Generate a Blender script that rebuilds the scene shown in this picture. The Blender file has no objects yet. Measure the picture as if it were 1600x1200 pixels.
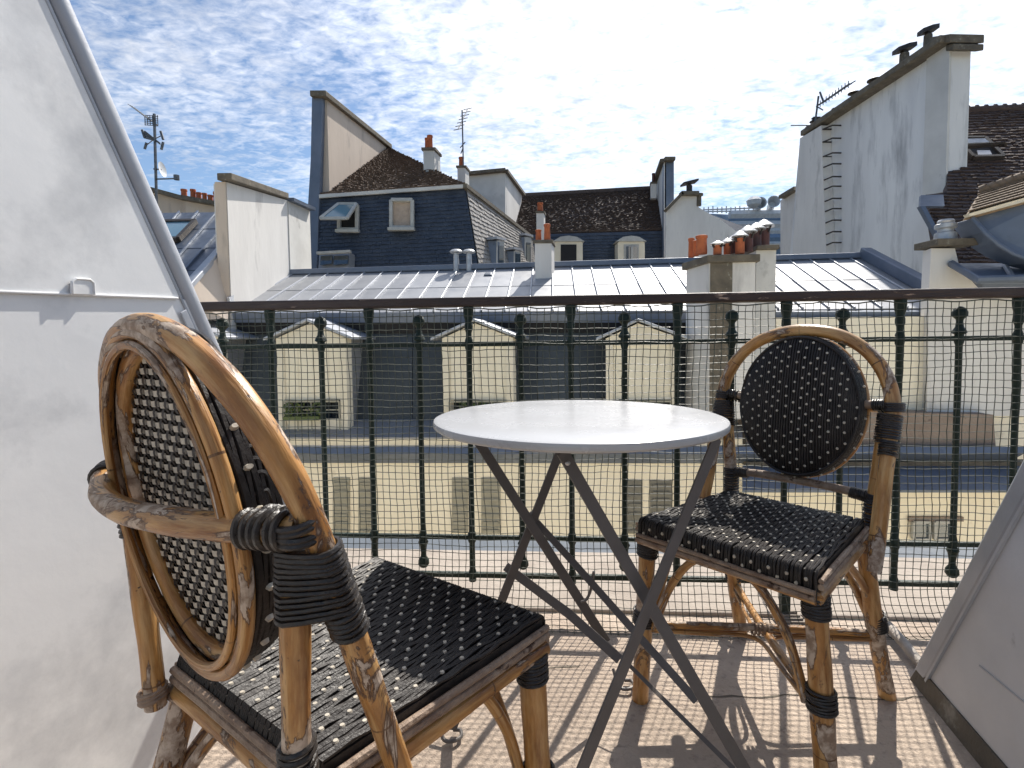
import bpy, math, random
from mathutils import Vector as V, Matrix
from math import sin, cos, pi, tan, radians, sqrt, atan2
random.seed(7)
S = bpy.context.scene
COL = S.collection
# ------------------------------------------------------------------ camera
F, H0, YH, PIT, ROL = 816.0, 0.8705, 534.0, radians(2.87), radians(0.69)
cf = V((0, cos(PIT), -sin(PIT))); u0 = V((0, sin(PIT), cos(PIT))); r0 = V((1, 0, 0))
cr = r0*cos(ROL) - u0*sin(ROL); cu = r0*sin(ROL) + u0*cos(ROL)
PPY = YH + F*tan(PIT)
CAM = V((0, 0, H0))
cd = bpy.data.cameras.new('camera'); cam = bpy.data.objects.new('camera', cd); COL.objects.link(cam)
m3 = Matrix((cr, cu, -cf)).transposed()
cam.matrix_world = Matrix.Translation(CAM) @ m3.to_4x4()
cd.sensor_width = 36; cd.lens = 36*F/1600; cd.shift_y = -(600-PPY)/1600*-1 if False else (PPY-600)/1600
cd.clip_start = 0.02; cd.clip_end = 3000
S.camera = cam
# ------------------------------------------------------------------ world, sun
SAZ, SEL = radians(27), radians(49)
SUN = V((sin(SAZ)*cos(SEL), cos(SAZ)*cos(SEL), sin(SEL)))
W = bpy.data.worlds.new('World'); S.world = W; W.use_nodes = True
nt = W.node_tree; nt.nodes.clear()
def N(t, **k):
    n = nt.nodes.new(t)
    for a, b in k.items(): setattr(n, a, b)
    return n
def Lk(a, b): nt.links.new(a, b)
def mth(op, a, b=None, c=None, clamp=False):
    n = N('ShaderNodeMath', operation=op, use_clamp=clamp)
    for i, x in enumerate((a, b, c)):
        if x is None: continue
        if isinstance(x, (int, float)): n.inputs[i].default_value = x
        else: Lk(x, n.inputs[i])
    return n.outputs[0]
sky = N('ShaderNodeTexSky', sky_type='NISHITA', sun_disc=False, sun_elevation=SEL, sun_rotation=SAZ)
sky.air_density = 1.0; sky.dust_density = 0.3; sky.ozone_density = 2.5
bg1 = N('ShaderNodeBackground'); bg1.inputs[1].default_value = 0.056
Lk(sky.outputs[0], bg1.inputs[0])
tc = N('ShaderNodeTexCoord'); sp = N('ShaderNodeSeparateXYZ'); Lk(tc.outputs['Generated'], sp.inputs[0])
dz = mth('ADD', mth('MAXIMUM', sp.outputs[2], 0.0), 0.10)
cb = N('ShaderNodeCombineXYZ')
rx = mth('DIVIDE', sp.outputs[0], dz); ry = mth('DIVIDE', sp.outputs[1], dz)
Lk(rx, cb.inputs[0]); Lk(ry, cb.inputs[1])
mp = N('ShaderNodeMapping'); Lk(cb.outputs[0], mp.inputs[0])
mp.inputs['Rotation'].default_value = (0, 0, radians(28)); mp.inputs['Scale'].default_value = (1.0, 1.45, 1)
def noise(scale, det, rough=.5, vec=None, dist=0.0, w=None):
    n = N('ShaderNodeTexNoise'); n.inputs['Scale'].default_value = scale
    n.inputs['Detail'].default_value = det; n.inputs['Roughness'].default_value = rough
    n.inputs['Distortion'].default_value = dist
    Lk(vec if vec else mp.outputs[0], n.inputs['Vector']); return n.outputs[0]
puff = noise(14.0, 6, .58, dist=.5); puff2 = noise(34.0, 4, .55, dist=.3); big = noise(1.15, 4, .55); fine = noise(3.6, 4, .5)
sd = N('ShaderNodeVectorMath', operation='DOT_PRODUCT'); Lk(tc.outputs['Generated'], sd.inputs[0]); sd.inputs[1].default_value = SUN
dot = mth('MAXIMUM', sd.outputs['Value'], 0.0)
glow = mth('POWER', dot, 5.0)
# cover = large structure + veil that thickens towards the sun
cov = mth('ADD', mth('MULTIPLY', big, 1.5), mth('MULTIPLY', mth('POWER', dot, 1.6), 1.0))
cov = mth('ADD', cov, mth('MULTIPLY', fine, .35))
s_ = mth('ADD', mth('ADD', mth('MULTIPLY', puff, 1.25), mth('MULTIPLY', puff2, .5)), cov)
mask = mth('MULTIPLY', mth('SUBTRACT', s_, 2.13), 1.35, clamp=True)
mask = mth('MULTIPLY', mask, mth('SUBTRACT', 1.0, mth('MULTIPLY', mth('SUBTRACT', 1.0, glow), .13)))
# cloud brightness: shaded undersides, brighter forward scattering near the sun
shade = mth('ADD', mth('MULTIPLY', noise(6.0, 5, .6, dist=.3), .5), mth('MULTIPLY', noise(1.6, 3, .6), .6))
cv = mth('ADD', mth('MULTIPLY', mth('SUBTRACT', shade, .56), -1.3), .60)
cv = mth('ADD', cv, mth('MULTIPLY', glow, .55))
cc = N('ShaderNodeCombineXYZ')
Lk(mth('MULTIPLY', cv, .955), cc.inputs[0]); Lk(mth('MULTIPLY', cv, .975), cc.inputs[1]); Lk(mth('MULTIPLY', cv, 1.03), cc.inputs[2])
bg2 = N('ShaderNodeBackground'); Lk(cc.outputs[0], bg2.inputs[0]); bg2.inputs[1].default_value = 0.71
mx = N('ShaderNodeMixShader'); Lk(mask, mx.inputs[0]); Lk(bg1.outputs[0], mx.inputs[1]); Lk(bg2.outputs[0], mx.inputs[2])
wo = N('ShaderNodeOutputWorld'); Lk(mx.outputs[0], wo.inputs[0])
sl = bpy.data.lights.new('sun', 'SUN'); sl.energy = 2.6; sl.angle = radians(.55); sl.color = (1.0, .94, .85)
so = bpy.data.objects.new('sun', sl); COL.objects.link(so)
so.rotation_euler = (-SUN).to_track_quat('-Z', 'Y').to_euler()
vs = S.view_settings; S.display_settings.display_device = 'sRGB'
vs.view_transform = 'Standard'; vs.look = 'None'; vs.exposure = 1.3; vs.gamma = 1.0; vs.use_curve_mapping = False
S.cycles.max_bounces = 6; S.cycles.transparent_max_bounces = 8

# ------------------------------------------------------------------ helpers: where a sight line meets a surface
def ray(px, py): return cr*((px-800)/F) + cu*((PPY-py)/F) + cf
def P(px, py, D):
    r = ray(px, py); return CAM + r*(D/r.y)
def G(px, py, z=0.0):
    r = ray(px, py); return CAM + r*((z-H0)/r.z)
def PL(px, py, p0, n):
    r = ray(px, py); return CAM + r*((p0-CAM).dot(n)/r.dot(n))
def B(px, py, D0): return P(px, py, D0*13000/(13000+px-800))     # fronts across the street run almost square to us
DEP = V((.232, .973, 0))                                         # direction of the party walls
UP = V((0, 0, 1))

# ------------------------------------------------------------------ mesh builder
ORG = {}
class MB:
    def __init__(s): s.v = []; s.f = []; s.uv = {}; s.mi = {}
    def face(s, idx, uv=None, mi=0):
        s.f.append(tuple(idx)); k = len(s.f)-1
        if uv: s.uv[k] = uv
        if mi: s.mi[k] = mi
    def poly(s, pts, mi=0):
        b = len(s.v); s.v += [V(p) for p in pts]; s.face(range(b, b+len(pts)), None, mi)
    def prism(s, pts, ext, mi=0):
        n = len(pts); b = len(s.v); e = V(ext)
        s.v += [V(p) for p in pts] + [V(p)+e for p in pts]
        s.face(range(b, b+n), None, mi); s.face(range(b+2*n-1, b+n-1, -1), None, mi)
        for i in range(n):
            j = (i+1) % n; s.face((b+i, b+n+i, b+n+j, b+j), None, mi)
        return s
    def box(s, c, sz, ax=None, mi=0):
        c = V(c); ax = ax or (V((1,0,0)), V((0,1,0)), V((0,0,1)))
        x, y, z = ax[0]*sz[0]/2, ax[1]*sz[1]/2, ax[2]*sz[2]/2
        return s.prism([c-x-y-z, c+x-y-z, c+x+y-z, c-x+y-z], z*2, mi)
    def bar(s, a, b, w, h, up=UP, mi=0):
        a = V(a); b = V(b); d = (b-a).normalized(); y = d.cross(V(up)).normalized()*w/2; z = y.cross(d).normalized()*h/2
        return s.prism([a-y-z, a+y-z, a+y+z, a-y+z], b-a, mi)
    def tube(s, pts, r, n=8, closed=False, caps=True, flat=None, mi=0):
        pts = [V(p) for p in pts]; m = len(pts)
        R = r if isinstance(r, (list, tuple)) else [r]*m
        b0 = len(s.v); Ln = 0.0; prev = None; up = None; ls = []
        for i, p in enumerate(pts):
            if closed: t = pts[(i+1) % m]-pts[(i-1) % m]
            else: t = pts[min(i+1, m-1)]-pts[max(i-1, 0)]
            t.normalize()
            if up is None:
                up = flat[1].copy() if flat else (UP if abs(t.z) < .9 else V((1, 0, 0)))
            if flat: up = flat[1]
            x = t.cross(up)
            if x.length < 1e-6: x = t.cross(V((1, .1, 0)))
            x.normalize(); y = x.cross(t).normalized(); up = y
            if prev is not None: Ln += (p-prev).length
            ls.append(Ln); prev = p
            ky = flat[0] if flat else 1
            for k in range(n):
                a = 2*pi*k/n; s.v.append(p + x*cos(a)*R[i] + y*sin(a)*R[i]*ky)
        for i in range(m if closed else m-1):
            j = (i+1) % m
            for k in range(n):
                l = (k+1) % n
                a, b_ = ls[i], (ls[j] if j else Ln+(pts[0]-pts[-1]).length)
                s.face((b0+i*n+k, b0+j*n+k, b0+j*n+l, b0+i*n+l), [(a, k/n), (b_, k/n), (b_, (k+1)/n), (a, (k+1)/n)], mi)
        if caps and not closed:
            s.face([b0+k for k in range(n)], None, mi); s.face([b0+(m-1)*n+k for k in range(n-1, -1, -1)], None, mi)
        return s
    def lathe(s, prof, base, n=12, axis=UP, mi=0):
        base = V(base); axis = V(axis).normalized()
        x = axis.orthogonal().normalized(); y = axis.cross(x); b0 = len(s.v)
        for (r, h) in prof:
            for k in range(n):
                a = 2*pi*k/n; s.v.append(base + axis*h + x*cos(a)*r + y*sin(a)*r)
        for i in range(len(prof)-1):
            for k in range(n):
                l = (k+1) % n; s.face((b0+i*n+k, b0+i*n+l, b0+(i+1)*n+l, b0+(i+1)*n+k), None, mi)
        s.face([b0+k for k in range(n-1, -1, -1)], None, mi); s.face([b0+(len(prof)-1)*n+k for k in range(n)], None, mi)
        return s
    def build(s, name, mat, parent=None, smooth=False, bevel=0, label=None, stuff=False):
        c = sum(s.v, V((0, 0, 0)))/max(1, len(s.v))
        if parent is None: c.z = min(p.z for p in s.v)
        me = bpy.data.meshes.new(name); me.from_pydata([tuple(p-c) for p in s.v], [], s.f)
        for mm in (mat if isinstance(mat, (list, tuple)) else [mat]): me.materials.append(mm)
        for k, i in s.mi.items(): me.polygons[k].material_index = i
        if s.uv:
            ul = me.uv_layers.new(name='UVMap')
            for k, uv in s.uv.items():
                for li, q in zip(me.polygons[k].loop_indices, uv): ul.data[li].uv = q
        me.validate(); 
        if smooth:
            me.polygons.foreach_set('use_smooth', [True]*len(me.polygons))
            try: me.set_sharp_from_angle(angle=radians(40))
            except Exception: pass
        o = bpy.data.objects.new(name, me); COL.objects.link(o); ORG[o.name] = c
        if parent is not None: o.parent = parent; o.location = c - ORG[parent.name]
        else: o.location = c
        if bevel:
            b = o.modifiers.new('bevel', 'BEVEL'); b.width = bevel; b.segments = 2; b.limit_method = 'ANGLE'
        if label: o['label'] = label
        if stuff: o['kind'] = 'stuff'
        return o
def thing(name, label, cat, loc=(0, 0, 0), group=None):
    o = bpy.data.objects.new(name, None); COL.objects.link(o); o.empty_display_size = .1
    o.location = V(loc); ORG[o.name] = V(loc); o['label'] = label; o['category'] = cat
    if group: o['group'] = group
    return o
def tag(o, label, cat, group=None):
    o['label'] = label; o['category'] = cat
    if group: o['group'] = group
    return o
def structure(o): o['kind'] = 'structure'; return o
def lerp(a, b, t): return a + (b-a)*t
def bil(q, u, v): return lerp(lerp(q[0], q[1], u), lerp(q[3], q[2], u), v)
def nrm(q):
    n = (q[1]-q[0]).cross(q[3]-q[0]).normalized()
    return n if n.dot(CAM-q[0]) > 0 else -n
def wall(m, pts, depth):
    """a face with real thickness behind it (pts seen from the front)"""
    n = (pts[1]-pts[0]).cross(pts[2]-pts[0]).normalized()
    if n.dot(CAM-pts[0]) < 0: n = -n
    m.prism(pts, -n*depth); return n

# ------------------------------------------------------------------ materials
def hexc(r, g, b):
    f = lambda c: (c/255/12.92) if c/255 <= .04045 else ((c/255+.055)/1.055)**2.4
    return (f(r), f(g), f(b), 1)
def mat(name, c1, c2=None, scale=6, rough=.8, rvar=.1, bump=.2, bscale=40, metal=0, spec=.5, c3=None, stretch=(1, 1, 1), lo=.35, hi=.65, hueobj=0.0, det=6, c3s=None, c3t=(.62, .7), uv=False, coat=0):
    m = bpy.data.materials.new(name); m.use_nodes = True; t = m.node_tree; t.nodes.clear()
    def n_(ty, **k):
        q = t.nodes.new(ty)
        for a, b in k.items(): setattr(q, a, b)
        return q
    L = t.links.new
    out = n_('ShaderNodeOutputMaterial'); bs = n_('ShaderNodeBsdfPrincipled'); L(bs.outputs[0], out.inputs[0])
    tx = n_('ShaderNodeTexCoord'); mpn = n_('ShaderNodeMapping'); L(tx.outputs['UV' if uv else 'Object'], mpn.inputs[0]); mpn.inputs['Scale'].default_value = stretch
    oi = n_('ShaderNodeObjectInfo')
    ad = n_('ShaderNodeVectorMath', operation='ADD'); L(mpn.outputs[0], ad.inputs[0])
    ml = n_('ShaderNodeVectorMath', operation='SCALE'); ml.inputs[0].default_value = (13.1, 7.7, 21.3); L(oi.outputs['Random'], ml.inputs['Scale']); L(ml.outputs[0], ad.inputs[1])
    def ns(sc, d=det, r=.6):
        q = n_('ShaderNodeTexNoise'); q.inputs['Scale'].default_value = sc; q.inputs['Detail'].default_value = d; q.inputs['Roughness'].default_value = r
        L(ad.outputs[0], q.inputs['Vector']); return q.outputs[0]
    def ramp(src, a, b):
        q = n_('ShaderNodeMapRange'); q.inputs[1].default_value = a; q.inputs[2].default_value = b; L(src, q.inputs[0]); return q.outputs[0]
    def mix(f, a, b):
        q = n_('ShaderNodeMix', data_type='RGBA'); L(f, q.inputs[0])
        for s_, x in ((6, a), (7, b)):
            if isinstance(x, tuple): q.inputs[s_].default_value = x if len(x) == 4 else x+(1,)
            else: L(x, q.inputs[s_])
        return q.outputs[2]
    c2 = c2 or c1
    col = mix(ramp(ns(scale), lo, hi), c1, c2)
    if c3: col = mix(ramp(ns(c3s or scale*2.3, 8, .65), *c3t), col, c3)
    if hueobj:
        hs = n_('ShaderNodeHueSaturation'); L(col, hs.inputs['Color'])
        q = n_('ShaderNodeMapRange'); L(oi.outputs['Random'], q.inputs[0]); q.inputs[3].default_value = 1-hueobj; q.inputs[4].default_value = 1+hueobj
        L(q.outputs[0], hs.inputs['Value']); col = hs.outputs[0]
    L(col, bs.inputs['Base Color'])
    rr = n_('ShaderNodeMapRange'); L(ns(scale*3, 4), rr.inputs[0]); rr.inputs[1].default_value = .3; rr.inputs[2].default_value = .7
    rr.inputs[3].default_value = max(.02, rough-rvar); rr.inputs[4].default_value = min(1, rough+rvar); L(rr.outputs[0], bs.inputs['Roughness'])
    bs.inputs['Metallic'].default_value = metal; bs.inputs['Specular IOR Level'].default_value = spec
    if coat: bs.inputs['Coat Weight'].default_value = coat; bs.inputs['Coat Roughness'].default_value = .25
    if bump:
        bp = n_('ShaderNodeBump'); bp.inputs['Strength'].default_value = bump; bp.inputs['Distance'].default_value = .02
        L(ns(bscale, 5, .6), bp.inputs['Height']); L(bp.outputs[0], bs.inputs['Normal'])
    m['_'] = 1
    return m
M = {}
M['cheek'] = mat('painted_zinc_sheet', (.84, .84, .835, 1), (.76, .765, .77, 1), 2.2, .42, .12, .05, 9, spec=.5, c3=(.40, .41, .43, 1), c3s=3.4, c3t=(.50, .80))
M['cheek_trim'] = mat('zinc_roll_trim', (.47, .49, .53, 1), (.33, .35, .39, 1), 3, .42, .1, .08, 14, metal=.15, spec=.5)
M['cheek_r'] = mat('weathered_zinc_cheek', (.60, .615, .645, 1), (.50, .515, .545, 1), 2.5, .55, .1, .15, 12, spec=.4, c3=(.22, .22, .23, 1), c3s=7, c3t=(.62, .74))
M['floor'] = mat('terrace_screed', (.41, .33, .265, 1), (.55, .455, .37, 1), 2.4, .9, .05, .55, 70, c3=(.29, .24, .205, 1), c3s=38, c3t=(.55, .72), spec=.25)
M['ledge'] = mat('ledge_stone', (.42, .365, .31, 1), (.34, .29, .245, 1), 8, .85, .05, .3, 60, spec=.3)
M['gutter'] = mat('ledge_zinc', (.07, .085, .105, 1), (.10, .12, .145, 1), 4, .7, .1, .1, 15)
M['rail_green'] = mat('dark_green_iron', (.009, .020, .014, 1), (.016, .032, .023, 1), 30, .45, .12, .35, 90, spec=.35, c3=(.05, .04, .02, 1), c3s=45, c3t=(.66, .74))
M['rail_top'] = mat('worn_brown_handrail', (.026, .014, .011, 1), (.045, .024, .017, 1), 14, .5, .1, .3, 60, c3=(.42, .30, .22, 1), c3s=30, c3t=(.62, .68), stretch=(.35, 2, 2))
M['net'] = mat('green_net_cord', (.055, .065, .052, 1), (.085, .095, .075, 1), 40, .55, .1, 0, spec=.4)
M['knot'] = M['net']
M['cane_black'] = mat('black_cane', (.018, .015, .014, 1), (.034, .028, .025, 1), 24, .46, .1, .15, 200, spec=.35)
M['cane_white'] = mat('ivory_cane', (.55, .50, .41, 1), (.42, .37, .30, 1), 60, .4, .1, .1, 200, spec=.5)
M['binding'] = mat('black_binding', (.016, .013, .012, 1), (.03, .024, .02, 1), 50, .36, .1, .2, 150, spec=.55)
M['pale_rattan'] = mat('weathered_pale_rattan', (.36, .27, .20, 1), (.20, .13, .09, 1), 30, .6, .1, .4, 90, c3=(.07, .035, .02, 1), c3s=38, c3t=(.6, .66))
M['table'] = mat('grey_powder_coat_top', (.47, .475, .485, 1), (.50, .505, .515, 1), 5, .26, .03, .012, 60, spec=.5)
M['table_leg'] = mat('taupe_powder_coat', (.13, .116, .108, 1), (.15, .134, .125, 1), 20, .42, .06, .08, 150, spec=.5, c3=(.2, .18, .16, 1), c3s=60, c3t=(.72, .76))
M['steel'] = mat('rivet_steel', (.5, .5, .5, 1), None, 10, .35, .05, 0, metal=.9)
M['cream'] = mat('cream_render', (.90, .83, .675, 1), (.86, .785, .63, 1), 1.2, .9, .04, .25, 12, c3=(.42, .35, .25, 1), c3s=2.5, c3t=(.62, .85))
M['cream_trim'] = mat('cream_moulding', (.76, .70, .57, 1), (.70, .64, .51, 1), 3, .85, .05, .15, 20)
M['blind'] = mat('pale_blind', (.80, .74, .60, 1), (.75, .69, .55, 1), 2, .85, .05, .1, 20)
M['render_pink'] = mat('beige_pink_render', (.60, .51, .43, 1), (.52, .44, .37, 1), .7, .92, .03, .25, 8, c3=(.25, .22, .20, 1), c3s=1.3, c3t=(.56, .80), stretch=(1.4, 1.4, .35))
M['white_render'] = mat('white_render', (.74, .72, .69, 1), (.63, .61, .585, 1), .8, .92, .03, .25, 8, c3=(.28, .27, .265, 1), c3s=1.1, c3t=(.58, .80), stretch=(1.5, 1.5, .4))
M['grey_render'] = mat('stained_grey_render', (.80, .80, .795, 1), (.66, .66, .665, 1), .55, .92, .03, .3, 6, c3=(.30, .305, .32, 1), c3s=1.3, c3t=(.50, .74), stretch=(1.6, 1.6, .28))
M['pier_render'] = mat('pale_pier_render', (.68, .67, .64, 1), (.56, .55, .525, 1), 1.1, .92, .03, .2, 9, c3=(.3, .29, .27, 1), c3s=2, c3t=(.6, .8))
M['coping'] = mat('mossy_stone_coping', (.17, .145, .11, 1), (.10, .088, .07, 1), 5, .92, .03, .5, 22, c3=(.26, .24, .20, 1), c3s=9, c3t=(.6, .68))
M['zinc'] = mat('roof_zinc', (.35, .36, .38, 1), (.27, .28, .305, 1), 1.5, .50, .08, .05, 8, metal=.35, hueobj=.13, c3=(.25, .27, .31, 1), c3s=2.2, c3t=(.6, .85))
M['seam'] = mat('zinc_standing_seam', (.42, .44, .48, 1), (.34, .36, .40, 1), 4, .42, .06, .05, 20, metal=.35)
M['zinc_dark'] = mat('slate_blue_zinc', (.075, .095, .135, 1), (.10, .125, .17, 1), 1.6, .42, .1, .08, 8, metal=.2, c3=(.15, .17, .20, 1), c3s=2.4, c3t=(.62, .8), hueobj=.1)
M['zinc_blue'] = mat('blue_zinc_cladding', (.115, .145, .20, 1), (.155, .185, .245, 1), 1.4, .48, .1, .08, 7, metal=.2, c3=(.09, .11, .15, 1), c3s=3, c3t=(.6, .8))
M['mansard'] = mat('dark_grey_mansard_sheet', (.036, .045, .052, 1), (.048, .058, .067, 1), 1.5, .55, .08, .12, 10, hueobj=.15)
M['slate'] = mat('navy_slate', (.036, .048, .072, 1), (.062, .076, .104, 1), 2.6, .5, .1, .2, 20, c3=(.10, .115, .14, 1), c3s=6, c3t=(.62, .75))
M['slate_side'] = mat('sunlit_slate_tone', (.22, .205, .19, 1), (.30, .28, .26, 1), 5, .55, .1, .2, 20, c3=(.13, .115, .10, 1), c3s=11, c3t=(.58, .66))  # paler copy of the front slate: sunlight on this side put into the colour
M['tile_a'] = mat('brown_roof_tile', (.105, .068, .05, 1), (.17, .12, .09, 1), 5.5, .85, .06, .3, 20, c3=(.23, .18, .14, 1), c3s=9, c3t=(.60, .70), stretch=(1, 1, 3))
M['tile_b'] = mat('dark_roof_tile', (.070, .050, .044, 1), (.115, .085, .072, 1), 5, .85, .06, .3, 20, c3=(.17, .145, .125, 1), c3s=7, c3t=(.63, .70), stretch=(1, 1, 3))
M['tile_c'] = mat('maroon_roof_tile', (.062, .042, .040, 1), (.095, .067, .060, 1), 3, .8, .06, .3, 20, c3=(.17, .13, .11, 1), c3s=7, c3t=(.62, .7), stretch=(1, 1, 4))
M['tile_d'] = mat('tan_roof_tile', (.19, .135, .09, 1), (.28, .21, .15, 1), 8, .85, .06, .3, 30, c3=(.10, .07, .05, 1), c3s=14, c3t=(.6, .68))
M['pot'] = mat('terracotta_pot', (.50, .145, .055, 1), (.36, .10, .045, 1), 7, .85, .06, .2, 40, c3=(.16, .07, .045, 1), c3s=9, c3t=(.64, .75))
M['pot_dark'] = mat('sooty_red_flue', (.11, .035, .025, 1), (.06, .025, .02, 1), 6, .5, .1, .15, 30)
M['cowl'] = mat('zinc_cowl', (.50, .51, .53, 1), (.36, .37, .39, 1), 8, .38, .08, .1, 40, metal=.4)
M['iron'] = mat('dark_iron', (.022, .020, .020, 1), (.045, .035, .03, 1), 12, .6, .1, .2, 50)
M['aerial'] = mat('aerial_metal', (.08, .09, .10, 1), (.14, .15, .17, 1), 12, .5, .1, 0, metal=.3)
M['frame_w'] = mat('grey_white_frame', (.46, .46, .44, 1), (.38, .38, .36, 1), 6, .6, .1, .1, 30)
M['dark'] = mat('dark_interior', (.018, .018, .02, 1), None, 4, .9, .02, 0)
M['shutter'] = mat('grey_shutter', (.36, .34, .27, 1), (.30, .285, .225, 1), 5, .8, .05, .1, 30)
M['shutter_d'] = mat('dim_shutter', (.17, .165, .14, 1), (.21, .20, .17, 1), 5, .8, .05, .1, 30)
M['brown_wall'] = mat('bare_masonry', (.235, .18, .145, 1), (.30, .24, .195, 1), 3, .9, .04, .4, 16, c3=(.13, .10, .08, 1), c3s=6, c3t=(.6, .72))
M['street'] = mat('asphalt', (.05, .05, .052, 1), (.06, .06, .06, 1), 2, .9, .04, .2, 20)
M['leaf'] = mat('plant_leaf', (.05, .085, .02, 1), (.10, .12, .035, 1), 20, .6, .1, 0)
M['stick'] = mat('peeling_grey_cane', (.46, .41, .36, 1), (.30, .26, .22, 1), 20, .7, .1, .4, 60, c3=(.10, .08, .06, 1), c3s=30, c3t=(.6, .66))
M['panel_board'] = mat('wood_board', (.50, .40, .32, 1), (.42, .33, .26, 1), 10, .85, .05, .2, 30)  # pale brown filling of the boarded roof window
M['white_steel'] = mat('white_steel', (.62, .64, .66, 1), (.5, .52, .55, 1), 2, .5, .1, 0)
M['blue_steel'] = mat('blue_steel', (.12, .20, .32, 1), (.18, .26, .38, 1), 1, .5, .1, 0)
def glass(name, c, rough=.06):
    m = bpy.data.materials.new(name); m.use_nodes = True; b = m.node_tree.nodes['Principled BSDF']
    b.inputs['Base Color'].default_value = c; b.inputs['Roughness'].default_value = rough; b.inputs['Metallic'].default_value = .0
    b.inputs['Specular IOR Level'].default_value = 1.0; b.inputs['IOR'].default_value = 1.8
    n = m.node_tree.nodes.new('ShaderNodeTexNoise'); n.inputs['Scale'].default_value = 3
    bp = m.node_tree.nodes.new('ShaderNodeBump'); bp.inputs['Strength'].default_value = .04
    m.node_tree.links.new(n.outputs[0], bp.inputs['Height']); m.node_tree.links.new(bp.outputs[0], b.inputs['Normal'])
    return m
M['glass'] = glass('dark_window_glass', (.04, .06, .08, 1)); M['glass_blue'] = glass('blue_window_glass', (.10, .22, .28, 1), .1)

def rattan():
    m = bpy.data.materials.new('varnished_rattan'); m.use_nodes = True; t = m.node_tree; t.nodes.clear(); L = t.links.new
    def n_(ty, **k):
        q = t.nodes.new(ty)
        for a, b in k.items(): setattr(q, a, b)
        return q
    out = n_('ShaderNodeOutputMaterial'); bs = n_('ShaderNodeBsdfPrincipled'); L(bs.outputs[0], out.inputs[0])
    tx = n_('ShaderNodeTexCoord'); oi = n_('ShaderNodeObjectInfo')
    def off(src, sc):
        mp_ = n_('ShaderNodeMapping'); L(src, mp_.inputs[0]); mp_.inputs['Scale'].default_value = sc
        ml = n_('ShaderNodeVectorMath', operation='SCALE'); ml.inputs[0].default_value = (13.1, 7.7, 21.3); L(oi.outputs['Random'], ml.inputs['Scale'])
        ad = n_('ShaderNodeVectorMath', operation='ADD'); L(mp_.outputs[0], ad.inputs[0]); L(ml.outputs[0], ad.inputs[1]); return ad.outputs[0]
    def ns(vec, sc, d=5, r=.6, di=0):
        q = n_('ShaderNodeTexNoise'); q.inputs['Scale'].default_value = sc; q.inputs['Detail'].default_value = d; q.inputs['Roughness'].default_value = r; q.inputs['Distortion'].default_value = di
        L(vec, q.inputs['Vector']); return q.outputs[0]
    def rp(src, a, b, c=0, d=1):
        q = n_('ShaderNodeMapRange'); L(src, q.inputs[0])
        for i, x in enumerate((a, b, c, d)): q.inputs[i+1].default_value = x
        return q.outputs[0]
    def mx(f, a, b):
        q = n_('ShaderNodeMix', data_type='RGBA'); L(f, q.inputs[0])
        for s_, x in ((6, a), (7, b)):
            if isinstance(x, tuple): q.inputs[s_].default_value = x
            else: L(x, q.inputs[s_])
        return q.outputs[2]
    ob = off(tx.outputs['Object'], (1, 1, 1)); su0 = n_('ShaderNodeSeparateXYZ'); L(tx.outputs['UV'], su0.inputs[0])
    def mm(op, a, b):
        q = n_('ShaderNodeMath', operation=op); L(a, q.inputs[0])
        if b is not None: q.inputs[1].default_value = b
        return q.outputs[0]
    an = mm('MULTIPLY', su0.outputs[1], 2*pi); cxy = n_('ShaderNodeCombineXYZ')
    L(su0.outputs[0], cxy.inputs[0]); L(mm('MULTIPLY', mm('SINE', an, None), .016), cxy.inputs[1]); L(mm('MULTIPLY', mm('COSINE', an, None), .016), cxy.inputs[2])
    uvv = off(cxy.outputs[0], (7, 60, 60)); uvp = off(cxy.outputs[0], (5.5, 13, 13))
    col = mx(rp(ns(uvp, 1.6), .38, .62), (.50, .245, .068, 1), (.22, .088, .022, 1))
    col = mx(rp(ns(uvv, 1.4, 5), .45, .75), col, (.64, .41, .18, 1))            # streaks along the cane
    pf = ns(uvp, 1.25, 8, .64, .6); patch = rp(pf, .548, .565)                      # peeled varnish
    col = mx(patch, col, mx(rp(ns(ob, 60), .4, .6), (.55, .45, .36, 1), (.26, .18, .125, 1)))
    edge = rp(pf, .530, .552); e2 = rp(pf, .552, .572, 1, 0)
    em = n_('ShaderNodeMath', operation='MULTIPLY'); L(edge, em.inputs[0]); L(e2, em.inputs[1])
    col = mx(em.outputs[0], col, (.085, .04, .022, 1))
    sp_ = rp(ns(ob, 55, 3), .70, .73); col = mx(sp_, col, (.05, .022, .012, 1))   # dark flecks
    su = n_('ShaderNodeSeparateXYZ'); L(tx.outputs['UV'], su.inputs[0])
    a = n_('ShaderNodeMath', operation='ADD'); L(su.outputs[0], a.inputs[0]); L(oi.outputs['Random'], a.inputs[1])
    b = n_('ShaderNodeMath', operation='MULTIPLY'); L(a.outputs[0], b.inputs[0]); b.inputs[1].default_value = 5.1
    c = n_('ShaderNodeMath', operation='FRACT'); L(b.outputs[0], c.inputs[0])
    d = n_('ShaderNodeMath', operation='LESS_THAN'); L(c.outputs[0], d.inputs[0]); d.inputs[1].default_value = .013
    dm = n_('ShaderNodeMath', operation='MULTIPLY'); L(d.outputs[0], dm.inputs[0]); L(rp(ns(ob, 24), .42, .6), dm.inputs[1]); col = mx(dm.outputs[0], col, (.12, .055, .022, 1))
    L(col, bs.inputs['Base Color']); rg = rp(patch, 0, 1, .34, .68); L(rg, bs.inputs['Roughness'])
    bs.inputs['Coat Weight'].default_value = .08; bs.inputs['Coat Roughness'].default_value = .3
    bp = n_('ShaderNodeBump'); bp.inputs['Strength'].default_value = .55; bp.inputs['Distance'].default_value = .003
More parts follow.
